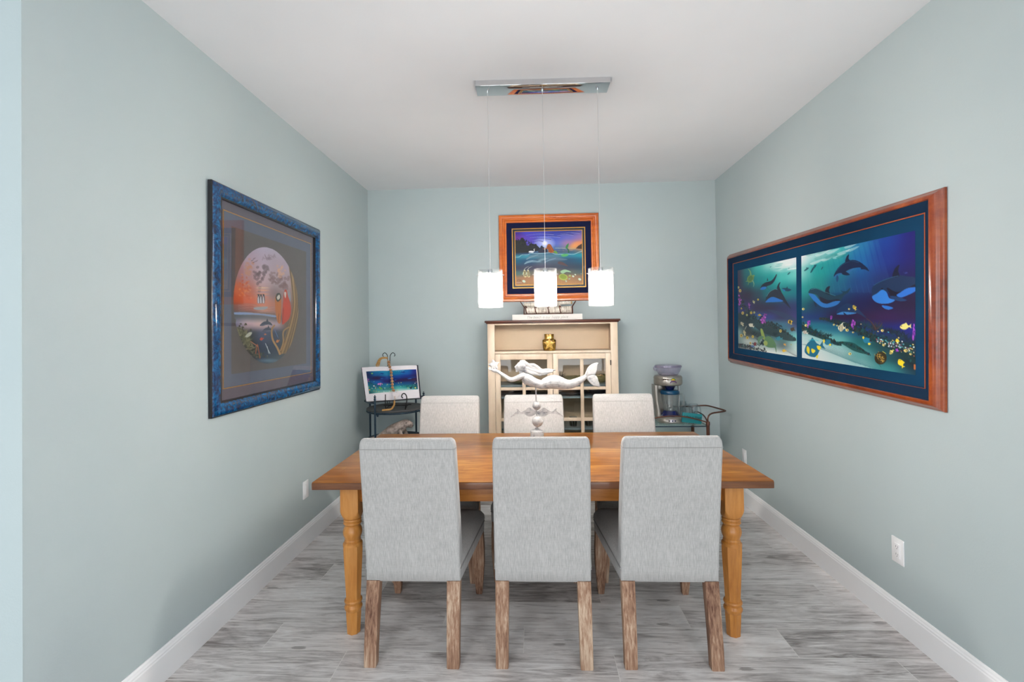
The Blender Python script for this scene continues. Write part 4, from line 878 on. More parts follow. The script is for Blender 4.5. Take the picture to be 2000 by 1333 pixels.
# ------------------------------------------------------------------ cream hutch
M_cream = wood('cream_painted_wood', s2l((212, 188, 160)), s2l((230, 209, 184)), s2l((240, 224, 202)), axis=2, scale=4, stretch=5, rough=.45, bump=.04, lines=.3)
M_brown = wood('dark_brown_top', s2l((58, 26, 14)), s2l((92, 44, 26)), s2l((120, 62, 38)), axis=0, scale=5, stretch=8, rough=.3, coat=.3)
M_inside = plain('shaded_beige_back_panel', s2l((238, 214, 182)), .6, var=.05, scale=3)  # plain beige with faint mottling over the whole panel
M_cabglass = glassy('cabinet_door_glass', (.90, .90, .89), .03)
M_shelfg = plain('pale_blue_grey_shelf', s2l((150, 168, 176)), .25, var=.05)
M_hinge = plain('aged_hinge', s2l((60, 50, 44)), .45, .6)
CX0, CX1, CY, CYB = -.407, .722, 4.150, 4.528
hut = thing('hutch_cabinet', 'tall cream hutch with dark brown top, open niche and glazed doors against the back wall', 'cabinet', ((CX0+CX1)/2, (CY+CYB)/2, 0))
hx, hy = (CX1-CX0)/2, (CYB-CY)/2; cxm = (CX0+CX1)/2
def hb(name, m, *boxes, bev=.002, par=None):
    b = BM()
    for lo, hi in boxes: bx(b, lo, hi, bev)
    return obj(name, b, m, par or hut, 30)
for s in (-1, 1):
    xa, xb = sorted((s*hx, s*(hx-.020))); hb('side_panel', M_cream, ((xa, -hy+.02, .0), (xb, hy, 1.525)))
    xa, xb = sorted((s*hx, s*(hx-.062))); hb('corner_stile', M_cream, ((xa, -hy, .0), (xb, -hy+.0205, 1.525)))
hb('back_panel', M_inside, ((-hx+.02, hy-.010, .08), (hx-.02, hy-.002, 1.525)))
hb('top_rail', M_cream, ((-hx+.0615, -hy, 1.512), (hx-.0615, -hy+.02, 1.5255)), bev=.001)
b = BM(); bx(b, (-hx-.022, -hy-.026, 1.534), (hx+.022, hy+.004, 1.552), .007, 3); bx(b, (-hx-.010, -hy-.013, 1.524), (hx+.010, hy, 1.535), .004); obj('top', b, M_brown, hut, 30)
hb('niche_shelf', M_cream, ((-hx+.0195, -hy+.0205, 1.255), (hx-.0195, hy-.011, 1.280)), ((-hx+.0615, -hy, 1.262), (hx-.0615, -hy+.0205, 1.282)))
for z in (.975, .872, .595, .34): hb('shelf', M_shelfg, ((-hx+.021, -hy+.035, z-.008), (hx-.021, hy-.0105, z+.008)), bev=.001)
hb('bottom_panel', M_cream, ((-hx+.021, -hy+.0205, .08), (hx-.021, hy-.011, .10))); hb('plinth', M_cream, ((-hx+.0625, -hy+.004, 0), (hx-.0625, -hy+.02, .085)))
def hutch_door(x0, x1, hingeside):
    y0, y1 = -hy-.004, -hy+.0155; z0, z1 = .088, 1.258; st = .046; zt = 1.209; zs = [(.942, .968), (.673, .701), (.404, .432)]; zb = .165
    b = BM(); xm = (x0+x1)/2; g0, g1 = x0+st, x1-st
    for lo, hi in (((x0, z0), (g0, z1)), ((g1, z0), (x1, z1)), ((g0, zt), (g1, z1)), ((g0, z0), (g1, zb))): bx(b, (lo[0], y0, lo[1]), (hi[0], y1, hi[1]), .002)
    bx(b, (xm-.0145, y0+.003, zb), (xm+.0145, y1-.003, zt), .002)
    for a, c in zs:
        for p, q in ((g0, xm-.0145), (xm+.0145, g1)): bx(b, (p, y0+.003, a), (q, y1-.003, c), .002)
    for lo, hi in (((g0-.006, zt+.001), (g1+.006, zt+.006)), ((g0-.006, zb-.006), (g1+.006, zb-.001)), ((g0-.006, zb), (g0-.001, zt)), ((g1+.001, zb), (g1+.006, zt))): bx(b, (lo[0], y0-.003, lo[1]), (hi[0], y0+.001, hi[1]), .001)
    d = obj('door', b, M_cream, hut, 30)
    b = BM(); bx(b, (g0-.004, y1-.008, zb-.004), (g1+.004, y1-.005, zt+.004)); obj('glass_pane', b, M_cabglass, d, None)
    for z in (1.175, .17):
        xh = x0+.001 if hingeside < 0 else x1-.001
        b = BM(); lathe(b, [(.004, -.022), (.0045, -.020), (.0045, .020), (.004, .022)], (xh, y0-.003, z), 10); obj('hinge', b, M_hinge, d)
    xk = x1-.02 if hingeside < 0 else x0+.02
    b = BM(); lathe(b, [(.005, 0), (.005, .010), (.011, .016), (.012, .021), (.008, .026), (0.001, .0275)], (0, 0, 0), 14, mtx=Matrix.Translation((xk, y0, .62)) @ Matrix.Rotation(math.radians(90), 4, 'X')); obj('knob', b, M_hinge, d)
hutch_door(-hx+.0645, -.0025, -1); hutch_door(.0025, hx-.0645, 1)

# things kept in the hutch
M_olive = plain('olive_glazed_ceramic', s2l((150, 140, 96)), .35, var=.25, scale=30)
M_char = plain('charcoal_ceramic', s2l((52, 50, 52)), .3, var=.3, scale=40)
M_leaf = plain('dark_leaf_print', s2l((52, 50, 34)), .5, var=.3, scale=60)
M_tumbler = glassy('drinking_glass', (.90, .93, .93), .09, .10, (.7, .75, .75))
SH = {1: .9832, 2: .8802, 3: .6032, 4: .3482}
def bowl(label, x, y, z, r, h, m, name='bowl', cat='bowl', sx=1.0):
    b = BM(); lathe(b, [(r*.42, 0), (r*.45, .004), (r*.6, .008), (r*.9, h*.62), (r, h), (r*.985, h+.002), (r*.94, h-.002), (r*.84, h*.62), (r*.5, .014), (.002, .011)], (0, 0, 0), 30, fx=sx)
    o = obj(name, b, m, None, 40, (x, y, z)); return tag(o, label, cat, None)
bowl('wide olive serving bowl on the top glazed shelf, in the right half of the hutch', .375, 4.36, SH[1], .120, .052, M_olive, 'serving_bowl')
bowl('round olive bowl heaped with shells at the right end of the top glazed shelf', .600, 4.36, SH[1], .085, .060, M_olive, 'serving_bowl')
bowl('long olive platter on the top glazed shelf, in the left half of the hutch', -.11, 4.345, SH[1], .150, .030, M_olive, 'platter', 'platter')
for k, (x, y, c) in enumerate(((.575, 4.35, (214, 200, 160)), (.603, 4.33, (190, 160, 110)), (.628, 4.36, (120, 110, 60)), (.60, 4.385, (206, 190, 150)))):
    b = BM(); prof = [(.003, 0), (.014, .003), (.020, .010), (.018, .020), (.011, .027), (.002, .030)]; lathe(b, prof, (0, 0, 0), 14, fn=lambda a, z: 1+.10*math.sin(a*5))
    o = obj('sea_shell', b, plain('shell_glaze', s2l(c), .4, var=.2, scale=60), None, 40, (x, y, SH[1]+.0445)); tag(o, 'small shell heaped in the round olive bowl inside the hutch', 'shell', 'shells in the round olive bowl')
# air plant in the right door's first pane
t = thing('air_plant', 'small dark spiky plant on the top glazed shelf, behind the mermaid', 'plant', (.232, 4.30, SH[1]))
b = BM(); lathe(b, [(.016, 0), (.022, .01), (.024, .045), (.021, .047), (.018, .02)], (0, 0, 0), 16); obj('pot', b, M_char, t)
b = BM()
for k in range(11):
    a = k*2*math.pi/11; L = .045+.012*(k % 3); tube(b, [(0, 0, .035), (math.cos(a)*L*.5, math.sin(a)*L*.5, .062+.012*(k % 2)), (math.cos(a)*L, math.sin(a)*L, .070+.02*(k % 3))], [.004, .0035, .0006], 6, flat=.5)
obj('leaves', b, M_leaf, t)
bowl('flat charcoal dish on the second glazed shelf, left of the middle', -.18, 4.33, SH[2], .15, .028, M_char, 'dish', 'dish')
bowl('flat charcoal dish on the second glazed shelf, just right of the middle', .31, 4.33, SH[2], .16, .032, M_char, 'dish', 'dish')
bowl('flat charcoal dish at the right end of the second glazed shelf', .575, 4.35, SH[2], .095, .040, M_char, 'dish', 'dish')
# leafy tumblers on the third shelf
def tumbler(x, y, label, h=.085, r=.034):
    t = thing('tumbler', label, 'glass', (x, y, SH[3]), 0, 'leaf-printed tumblers in the hutch')
    b = BM(); lathe(b, [(.001, 0), (r*.82, 0), (r*.86, .003), (r, h), (r*.95, h), (r*.8, .009), (.001, .008)], (0, 0, 0), 24, cap=False); obj('glass_body', b, M_tumbler, t)
    b = BM(); rr = r*.93
    for k in range(9):
        a = 2*math.pi*k/9; lean = (k % 3-1)*.22; pts = []; n = 5
        L = .055+.012*(k % 2)
        A = []; B = []
        for i in range(n+1):
            q = i/n; w_ = .24*math.sin(math.pi*(q*.86+.10)); aa = a+lean*q; rad = r*(.865+.135*(L*q+.006)/h)+.0010
            A.append((rad*math.cos(aa-w_), rad*math.sin(aa-w_), .006+L*q)); B.append((rad*math.cos(aa+w_), rad*math.sin(aa+w_), .006+L*q))
        V = [b.verts.new(p) for p in A]; Q = [b.verts.new(p) for p in B]
        for i in range(n): b.faces.new((V[i], Q[i], Q[i+1], V[i+1]))
    obj('leaf_print', b, M_leaf, t, None); return t
for x, y, lab in ((.335, 4.27, 'leaf-printed tumbler on the third glazed shelf, in the middle of the three'), (.225, 4.30, 'leaf-printed tumbler on the third glazed shelf, next to the middle stile'), (.475, 4.29, 'leaf-printed tumbler on the third glazed shelf, nearest the right chair')):
    tumbler(x, y, lab, .085 if x < .4 and x > .3 else .06)

# star candle holder in the niche
def mercury():
    t = NT('gold_mercury_glass'); v = t.coords(); n1 = t.noise(v, 55, 4, .6); n2 = t.noise(v, 18, 3, .5)
    t.base(t.ramp(t.math('ADD', t.math('MULTIPLY', n1, .5), t.math('MULTIPLY', n2, .5)), [(.36, s2l((66, 42, 12))), (.5, s2l((150, 108, 34))), (.64, s2l((214, 176, 84)))])); t.set(rough=.25, metal=.55, coat=.4); return t.m
M_merc = mercury(); M_star = plain('pale_gold_star', s2l((214, 174, 88)), .4, .3, .12, 60)
t = thing('candle_jar', 'gold glass candle jar with a raised star, in the open niche of the hutch', 'candle holder', (.1335, 4.245, 1.2825))
b = BM()
def sq8(a, z): return 1/max(abs(math.cos(a)), abs(math.sin(a)))**.72
prof = [(.001, 0), (.050, 0), (.053, .004), (.057, .030), (.060, .070), (.061, .088), (.056, .096), (.042, .101), (.0405, .106), (.0425, .146), (.0395, .146), (.038, .106), (.050, .090), (.050, .012), (.001, .010)]
lathe(b, prof, (0, 0, 0), 32, cap=False, fn=lambda a, z: min(1.12, sq8(a, z)), fy=.85); obj('jar_body', b, M_merc, t)
def star_poly(R, r, rot=90): return [((R if k % 2 == 0 else r)*math.cos(math.radians(rot+36*k)), (R if k % 2 == 0 else r)*math.sin(math.radians(rot+36*k))) for k in range(10)]
b = BM(); prism(b, star_poly(.056, .025), lambda p, q, d: (p, -.0505-d, .058+q), 0, .005)
c_ = b.verts.new((0, -.062, .058)); front = [v for v in b.verts if abs(v.co.y+.0555) < 1e-5]
front.sort(key=lambda v: math.atan2(v.co.z-.058, v.co.x))
for i in range(len(front)):
    try: b.faces.new((front[i], front[(i+1) % len(front)], c_))
    except ValueError: pass
obj('star', b, M_star, t, None)

# ------------------------------------------------------------------ on top of the hutch
ZT = 1.5522
def text_mesh(name, s, size, m, parent, mtx, shear=.0, ext=.0006, space=1.0, align='CENTER'):
    cu = bpy.data.curves.new(name, 'FONT'); cu.body = s; cu.size = size; cu.extrude = ext; cu.shear = shear; cu.align_x = align; cu.align_y = 'CENTER'; cu.space_character = space
    tmp = bpy.data.objects.new('tmp', cu); COL.objects.link(tmp); bpy.context.view_layer.update()
    me = bpy.data.meshes.new_from_object(tmp.evaluated_get(bpy.context.evaluated_depsgraph_get())); bpy.data.objects.remove(tmp, do_unlink=True)
    me.transform(mtx); me.name = name; me.materials.clear(); me.materials.append(m)
    o = bpy.data.objects.new(name, me); COL.objects.link(o); o.parent = parent; return o
M_sign = plain('white_painted_sign', s2l((236, 232, 226)), .6, var=.03, scale=8)
M_ink = plain('faded_grey_lettering', s2l((176, 168, 160)), .7)
sg = thing('wooden_sign', 'long low white sign with grey script on top of the hutch', 'sign', (.119, 4.245, ZT))
b = BM(); bx(b, (-.310, -.018, 0), (.310, .018, .052), .0025); obj('board', b, M_sign, sg)
text_mesh('lettering', 'The beach is our happy place', .031, M_ink, sg, Matrix.Translation((0, -.0185, .026)) @ Matrix.Rotation(math.radians(90), 4, 'X'), .35)
def birch():
    t = NT('birch_bark'); v = t.coords(rnd=True); vs = t.coords((9, 1, 1), rnd=True); n1 = t.noise(vs, 14, 5, .7); n2 = t.noise(v, 46, 4, .7)
    c = t.ramp(n1, [(.30, s2l((84, 70, 60))), (.42, s2l((196, 186, 172))), (.6, s2l((236, 230, 220)))]); c = t.mix(t.ramp(n2, [(.56, 0.0), (.68, .55)]), c, s2l((120, 104, 90)))
    t.base(c); t.set(rough=.85); t.bump(n2, .5, .002); return t.m
M_birch = birch(); M_cut = plain('cut_birch_end', s2l((206, 176, 132)), .8, var=.15, scale=60); M_rust = plain('rusty_brown_iron', s2l((92, 48, 34)), .6, .4, .2, 40)
LZ = ZT+.0522
rack = thing('log_rack', 'small rusty iron rack holding birch logs, on the white sign above the hutch', 'rack', (.129, 4.245, LZ))
b = BM()
for yy in (-.016, .016): tube(b, [(-.215, yy, .004), (.215, yy, .004)], .0030, 6)
for s in (-1, 1):
    tube(b, spl([(s*.215, -.016, .001), (s*.214, -.030, .030), (s*.213, -.034, .062), (s*.222, -.034, .078), (s*.236, -.034, .100), (s*.244, -.034, .114)], 4), [.0045]*12+[.0042]*5+[.0032]*4, 6)
    tube(b, spl([(s*.215, .016, .001), (s*.214, .030, .030), (s*.213, .034, .062), (s*.222, .034, .078), (s*.236, .034, .100), (s*.244, .034, .112)], 4), .0038, 6)
    tube(b, [(s*.215, -.016, .004), (s*.215, .016, .004)], .0030, 6)
    tube(b, [(s*.236, -.034, .1), (s*.236, .034, .1)], .0026, 6)
obj('rack_frame', b, M_rust, rack)
for x in (-.195, -.112, .001, .104):
    b = BM(); tube(b, spl([(x+.004, -.016, .003), (x+.006, -.032, .008), (x, -.0415, .026), (x-.003, -.0425, .046), (x-.008, -.039, .062), (x-.004, -.041, .070), (x+.005, -.042, .063), (x+.001, -.043, .056)], 4), .0042, 6); obj('scroll_hook', b, M_rust, rack)
def log(label, x, y, z, L, r, half=False, rot=0):
    t = thing('birch_log', label, 'log', (x, y, z), rot, 'birch logs in the little iron rack')
    secs = []; n = 18
    for i in range(9):
        xx = -L/2+L*i/8; rr = r*(1+.03*math.sin(i*2.1+L*40))
        if half: ring = [(xx, rr*math.cos(a), max(-.25*r, rr*math.sin(a))) for a in (2*math.pi*k/n for k in range(n))]
        else: ring = [(xx, rr*math.cos(a), rr*math.sin(a)) for a in (2*math.pi*k/n for k in range(n))]
        secs.append(ring)
    b = BM(); rings(b, secs, cap=False); obj('bark', b, M_birch, t, 40)
    for e in (0, -1):
        b = BM(); b.faces.new([b.verts.new(p) for p in secs[e]]); obj('cut_end', b, M_cut, t, None)
log('long birch log lying lowest and frontmost in the iron rack', 0.129, 4.245-.004, LZ+.0385, .410, .0305)
log('short birch log on top of the pile, at the left end of the rack', .008, 4.262, LZ+.090, .19, .0215, False, .03)
log('split birch log on top of the pile, nearest the right end of the rack', .288, 4.246, LZ+.092, .105, .0225, True, -.45)
log('split birch log on top of the pile, just right of the middle shade', .190, 4.262, LZ+.092, .105, .0215, False, .5)

# ------------------------------------------------------------------ mermaid weather vane on the table
def chalky():
    t = NT('whitewashed_metal'); v = t.coords(); n1 = t.noise(v, 34, 5, .65); t.base(t.ramp(n1, [(.30, s2l((128, 128, 134))), (.48, s2l((178, 177, 176))), (.7, s2l((200, 198, 196)))])); t.set(rough=.65, spec=.3); t.bump(t.noise(v, 130, 4), .5, .0012); return t.m
M_chalk = chalky()
K = .000407; MX, MZ = .0085, 0
def mz(px, py): return (px-800)*K + .0, 1.283-(py-140)*K    # sketch (zoom) units -> local x, world z
mer = thing('mermaid_figurine', 'whitewashed swimming mermaid weather vane holding a starfish, standing on the table', 'figurine', (MX, 2.80, .7602))
def mp(px, py, y=0): a, z = mz(px, py); return (a, y, z-.7602)
fig = BM()
def tubef(pts, seg=14, flat=1.0):
    """pts (px, py, y, r_vertical(px), depth_ratio)"""
    P = spl([(p[0], p[1], p[2], p[3], p[4]) for p in pts], 4); secs = []
    for i, p in enumerate(P):
        a, b_ = P[max(i-1, 0)], P[min(i+1, len(P)-1)]; tx, ty = b_[0]-a[0], b_[1]-a[1]; L = math.hypot(tx, ty) or 1; nx, ny = -ty/L, tx/L
        c = Vector(mp(p[0], p[1], p[2])); s_ = []
        for k in range(seg):
            t_ = 2*math.pi*k/seg; w_ = p[3]*K*math.cos(t_); s_.append((c.x+nx*w_, c.y+p[3]*K*p[4]*math.sin(t_), c.z-ny*w_))
        secs.append(s_)
    rings(fig, secs)
# torso + tail
tubef([(575, 355, 0, 30, .9), (610, 362, 0, 55, .95), (650, 385, 0, 80, .95), (700, 415, 0, 84, .85), (760, 447, 0, 72, .8), (820, 470, 0, 64, .85), (880, 484, 0, 66, .95), (950, 462, 0, 84, .95), (1040, 446, 0, 100, .85), (1120, 457, 0, 94, .8), (1200, 478, 0, 76, .75),
       (1280, 484, 0, 63, .7), (1350, 464, 0, 58, .65), (1420, 432, 0, 50, .6), (1480, 396, 0, 38, .55), (1540, 362, 0, 26, .5), (1600, 350, 0, 14, .5)], 18)
# bust
for yy in (-.010, .010): ball(fig, mp(655, 440, yy), 42*K, 1, .8, 1)
# neck, head
tubef([(610, 345, 0, 34, .9), (585, 310, 0, 30, .9), (575, 270, 0, 32, .9)])
ball(fig, mp(585, 222, 0), 68*K, 1.0, .82, 1.05, 20, 14)
tubef([(556, 185, 0, 26, 1), (546, 222, 0, 36, .95), (540, 258, 0, 34, .85), (545, 285, 0, 22, .8)])
tubef([(524, 200, 0, 9, .7), (508, 218, 0, 10, .7), (497, 232, 0, 10, .8), (512, 240, 0, 8, .8)])          # nose
tubef([(520, 250, 0, 10, 1.2), (502, 253, 0, 7, 1.2)]); tubef([(520, 266, 0, 9, 1.2), (505, 267, 0, 6.5, 1.2)])   # lips
ball(fig, mp(522, 288, 0), 18*K, 1, 1, .85)                                           # chin
for yy in (-1, 1): ball(fig, mp(538, 212, yy*.0165), 9*K, 1, .6, .7); ball(fig, mp(590, 232, yy*.0215), 15*K, .8, .4, 1.2)   # eyes, ears
# arms reaching forward, both hands together under the starfish
for s in (-1, 1):
    y0 = s*.020
    tubef([(640, 350, y0*.8, 44, .6), (600, 350, y0*1.2, 40, .8), (540, 380, y0*1.35, 35, .9), (480, 402, y0*1.4, 30, .9), (440, 408, y0*1.35, 28, .9), (400, 394, y0*1.25, 26, .9), (340, 352, y0*1.1, 24, .9), (285, 315, y0*.95, 19, .9), (245, 288, y0*.85, 16, 1.0)])
    tubef([(250, 290, y0*.8, 17, 1.2), (215, 278, y0*.75, 24, .9), (180, 268, y0*.7, 22, .9), (160, 262, y0*.7, 16, 1)])    # palm
    for j, (ex, ey) in enumerate(((128, 222), (120, 232), (122, 246), (134, 260))):      # four fingers
        yy = y0*.35+s*(j)*.0032; tubef([(175, 262-j*2, yy+y0*.3, 8.5, 1), (148, 258, yy, 8, 1), (ex+6, (ey+258)/2+4, yy, 7.5, 1), (ex, ey, yy, 6, 1)], 8)
    tubef([(215, 262, y0*.45, 10, 1), (205, 240, y0*.35, 9, 1), (202, 222, y0*.3, 7, 1)], 8)                              # thumb
# fluke
def flat(poly, half):
    P = spl(poly, 5, True); cx_ = sum(p[0] for p in P)/len(P); cy_ = sum(p[1] for p in P)/len(P)
    secs = []
    for yy, k in ((-half, .86), (-half*.5, .97), (0, 1), (half*.5, .97), (half, .86)): secs.append([mp(cx_+(p[0]-cx_)*k, cy_+(p[1]-cy_)*k, yy) for p in P])
    rings(fig, secs)
flat([(1500, 365), (1512, 310), (1540, 250), (1585, 208), (1640, 184), (1692, 181), (1682, 225), (1680, 270), (1660, 325), (1640, 350), (1590, 352)], .0065)
flat([(1520, 398), (1550, 365), (1600, 345), (1652, 356), (1682, 400), (1690, 440), (1704, 480), (1708, 530), (1670, 524), (1620, 510), (1570, 470)], .0065)
fo_ = obj('body', fig, M_chalk, mer, 60)
rm = fo_.modifiers.new('remesh', 'REMESH'); rm.mode = 'VOXEL'; rm.voxel_size = .0015; rm.use_smooth_shade = True
sm_ = fo_.modifiers.new('smooth', 'SMOOTH'); sm_.iterations = 2; sm_.factor = .5
# hair: streaming locks
fig = BM(); rngh = random.Random(5)
flat_hair = [((580, 172), (612, 160), (660, 190), (720, 225), (780, 240), (840, 275), (920, 292), (1000, 285), (1085, 275)),
             ((590, 165), (640, 172), (690, 205), (760, 205), (820, 240), (880, 272), (960, 270), (1040, 272)),
             ((600, 220), (650, 240), (710, 265), (780, 285), (850, 310), (930, 315), (1020, 300), (1045, 305)),
             ((600, 250), (650, 270), (720, 300), (790, 325), (850, 340), (920, 336), (990, 318)),
             ((620, 270), (680, 295), (740, 320), (800, 340), (860, 350), (900, 345))]
for s in (-1, 0, 1):
    for j, L in enumerate(flat_hair):
        n = len(L); tubef([(x, y+s*4, s*(.017-.0018*i if i > 1 else .010+.004*i), (34 if i < 2 else 30 if i < n-3 else 16 if i < n-1 else 3)*(1-.06*j), .45) for i, (x, y) in enumerate(L)], 10)
ball(fig, mp(604, 208, 0), 64*K, 1.0, 1.02, 1.02, 18, 12)
ho = obj('hair', fig, M_chalk, mer, 60); rm = ho.modifiers.new('remesh', 'REMESH'); rm.mode = 'VOXEL'; rm.voxel_size = .0020; rm.use_smooth_shade = True
# starfish
b = BM(); sp5 = star_poly(84, 50, 100); c0_ = (190, 195)
secs = []
for d, k in ((-.0085, .35), (-.006, .8), (0, 1), (.006, .8), (.0085, .35)): secs.append([mp(c0_[0]+p*k, c0_[1]-q*k, d) for p, q in sp5])
rings(b, secs); st = obj('starfish', b, M_chalk, mer, 25)
# post, balls, fins, base
def zz(py): return 1.283-(py-140)*K-.7602
b = BM(); tube(b, [(-.003, 0, zz(520)), (0, 0, zz(1100))], .0040, 10); tube(b, [(0, 0, zz(1095)), (0, 0, zz(1160))], [.007, .010], 12); obj('post', b, M_chalk, mer)
b = BM(); ball(b, (0, 0, zz(785)), 61*K, 1, 1, 1.05, 24, 16); obj('ball', b, M_chalk, mer, 60)
b = BM(); ball(b, (.004, 0, zz(1010)), 80*K, 1, 1, 1.02, 24, 16); obj('ball', b, M_chalk, mer, 60)
for s in (-1, 1):
    pl = [(12, 872), (60, 838), (110, 812), (150, 838), (190, 862), (235, 868), (262, 835), (292, 822), (285, 862), (322, 892), (368, 926), (372, 950), (320, 925), (262, 905), (225, 908), (180, 905), (120, 940), (70, 935), (12, 905)]
    b = BM(); prism(b, spl(pl, 4, True), lambda p, q, d: (s*p*K, d, zz(q)), -.0045, .0045)
    obj('side_fin', b, M_chalk, mer, 30)
    b = BM(); tube(b, [(s*95*K, -.0050, zz(880)), (s*150*K, -.0050, zz(884))], .0011, 6); obj('fin_slot', b, M_slot, mer)
b = BM(); lathe(b, [(.001, 0), (.078, 0), (.080, .005), (.074, .012), (.060, .028), (.048, .048), (.0415, .066), (.040, .080), (.0395, .104), (.036, .113), (.024, .118), (.012, .124), (.006, .134)], (0, 0, 0), 32, fn=lambda a, z: 1+.015*math.sin(a*9)); obj('base', b, M_chalk, mer, 40)
# ------------------------------------------------------------------ round plant stand in the left corner
M_bluei = plain('blue_black_iron', s2l((28, 50, 66)), .45, .3, .25, 30)
M_slate = plain('dark_slate', s2l((70, 70, 70)), .6, var=.25, scale=16, bump=.3)
M_iron = plain('black_wrought_iron', s2l((26, 24, 24)), .5, .4, .2, 30)
SX, SY, SZ = -1.238, 4.190, .803
stand = thing('plant_stand', 'round slate-topped plant stand with dark blue iron legs in the left corner', 'stand', (SX, SY, 0))
b = BM(); lathe(b, [(.001, .787), (.243, .787), (.250, .791), (.2515, .797), (.247, .803), (.001, .803)], seg=48); obj('slate_top', b, M_slate, stand, 30)
def hoop(name, r, z, th=.006, a0=0, a1=360, n=48, flat=1.0, par=None):
    b = BM(); pts = [(r*math.cos(math.radians(a0+(a1-a0)*k/n)), r*math.sin(math.radians(a0+(a1-a0)*k/n)), z) for k in range(n+1)]
    tube(b, pts, th, 8, flat=flat); return obj(name, b, M_bluei, par or stand)
hoop('top_hoop', .246, .779, .0075)
LEGA = (246, 166, 62, 352)
for k, a in enumerate(LEGA):
    t_ = math.radians(a); r = .262; top = .905 if k in (0, 3) else .845
    b = BM(); tube(b, [(r*math.cos(t_), r*math.sin(t_), 0), (r*math.cos(t_), r*math.sin(t_), top)], .0085, 10)
    if k in (0, 3):
        for dz, rr in ((.0, .011), (.010, .007), (.018, .0105), (.030, .006)): ball(b, (r*math.cos(t_), r*math.sin(t_), top+dz), rr, 1, 1, .7, 10, 6)
    obj('leg', b, M_bluei, stand)
    b = BM(); tube(b, [(r*math.cos(t_), r*math.sin(t_), .776), ((r-.03)*math.cos(t_), (r-.03)*math.sin(t_), .770)], .006, 8); ball(b, ((r-.03)*math.cos(t_), (r-.03)*math.sin(t_), .762), .010, 1, 1, 1.3, 10, 6); obj('bracket', b, M_bluei, stand)
hoop('side_rail', .262, .868, .0065, 246, 166, 16); hoop('side_rail', .262, .868, .0065, 62, -8, 16)
b = BM(); lathe(b, [(.001, .522), (.238, .522), (.243, .527), (.240, .532), (.001, .532)], seg=48); obj('lower_shelf', b, M_bluei, stand, 30); hoop('lower_hoop', .250, .527, .007)
hoop('foot_hoop', .250, .14, .006)

# lower-shelf sea animal (soft grey manatee figure)
def hide():
    t = NT('grey_stone_resin'); v = t.coords(); t.base(t.ramp(t.noise(v, 38, 6, .65), [(.3, s2l((96, 84, 78))), (.5, s2l((160, 146, 138))), (.7, s2l((190, 174, 166)))])); t.set(rough=.6); t.bump(t.noise(v, 90, 4), .5, .002); return t.m
M_hide = hide()
def mesh_tube(bm, pts, seg=14):
    """pts (x, y, z, r, wy) vertical sections along x"""
    P = spl(pts, 5); secs = []
    for i, p in enumerate(P):
        a, c = P[max(i-1, 0)], P[min(i+1, len(P)-1)]; t = Vector((c[0]-a[0], c[1]-a[1], c[2]-a[2])).normalized(); sd = t.cross(Vector((0, 0, 1)))
        sd = sd.normalized() if sd.length > .1 else Vector((0, 1, 0)); up = sd.cross(t)
        secs.append([Vector(p[:3]) + up*(p[3]*math.cos(q)) + sd*(p[3]*p[4]*math.sin(q)) for q in (2*math.pi*k/seg for k in range(seg))])
    rings(bm, secs)
an = thing('seal_figurine', 'small grey resin sea animal with raised head on the lower shelf of the plant stand', 'figurine', (-1.200, 4.110, .5324))
b = BM()
mesh_tube(b, [(-.215, 0, .012, .006, 2.2), (-.185, 0, .018, .013, 1.9), (-.140, 0, .034, .027, 1.3), (-.09, 0, .056, .042, 1.1), (-.04, 0, .078, .052, 1.0), (.010, 0, .100, .052, .95), (.045, 0, .122, .044, .95), (.072, 0, .135, .037, .95), (.096, 0, .132, .032, 1.0), (.116, 0, .120, .026, 1.05), (.128, 0, .110, .014, 1.1)])
for s in (-1, 1):
    mesh_tube(b, [(.030, s*.040, .085, .022, .7), (.050, s*.062, .050, .018, .7), (.066, s*.072, .018, .014, .8), (.082, s*.075, .008, .007, 1.4)])
    ball(b, (.120, s*.012, .114), .014, 1, 1, .9); ball(b, (.086, s*.032, .148), .006)
mesh_tube(b, [(-.205, -.01, .012, .008, 1.4), (-.23, -.030, .010, .006, 2.2), (-.240, -.042, .009, .003, 2.5)]); mesh_tube(b, [(-.205, .01, .012, .008, 1.4), (-.23, .030, .010, .006, 2.2), (-.240, .042, .009, .003, 2.5)])
o = obj('body', b, M_hide, an, 60); rm = o.modifiers.new('remesh', 'REMESH'); rm.mode = 'VOXEL'; rm.voxel_size = .0035; rm.use_smooth_shade = True
b = BM()
for s in (-1, 1): ball(b, (.0905, s*.0350, .1485), .0040, 1, 1, 1, 8, 6)
ball(b, (.1315, 0, .118), .010, .6, 1.3, .9, 10, 6); o = obj('eyes_and_nose', b, M_iron, an)

# easel
es = thing('book_easel', 'black wrought iron easel with curled tips holding the open book', 'easel', (-1.25, 4.09, SZ+.0004))
def E_(x, y, z): return (x+1.25, y-4.09, z-SZ-.0004)
def ew(name, pts, r=.0042, n=6):
    b = BM(); tube(b, [E_(*p) for p in spl(pts, n)], r, 8); return obj(name, b, M_iron, es)
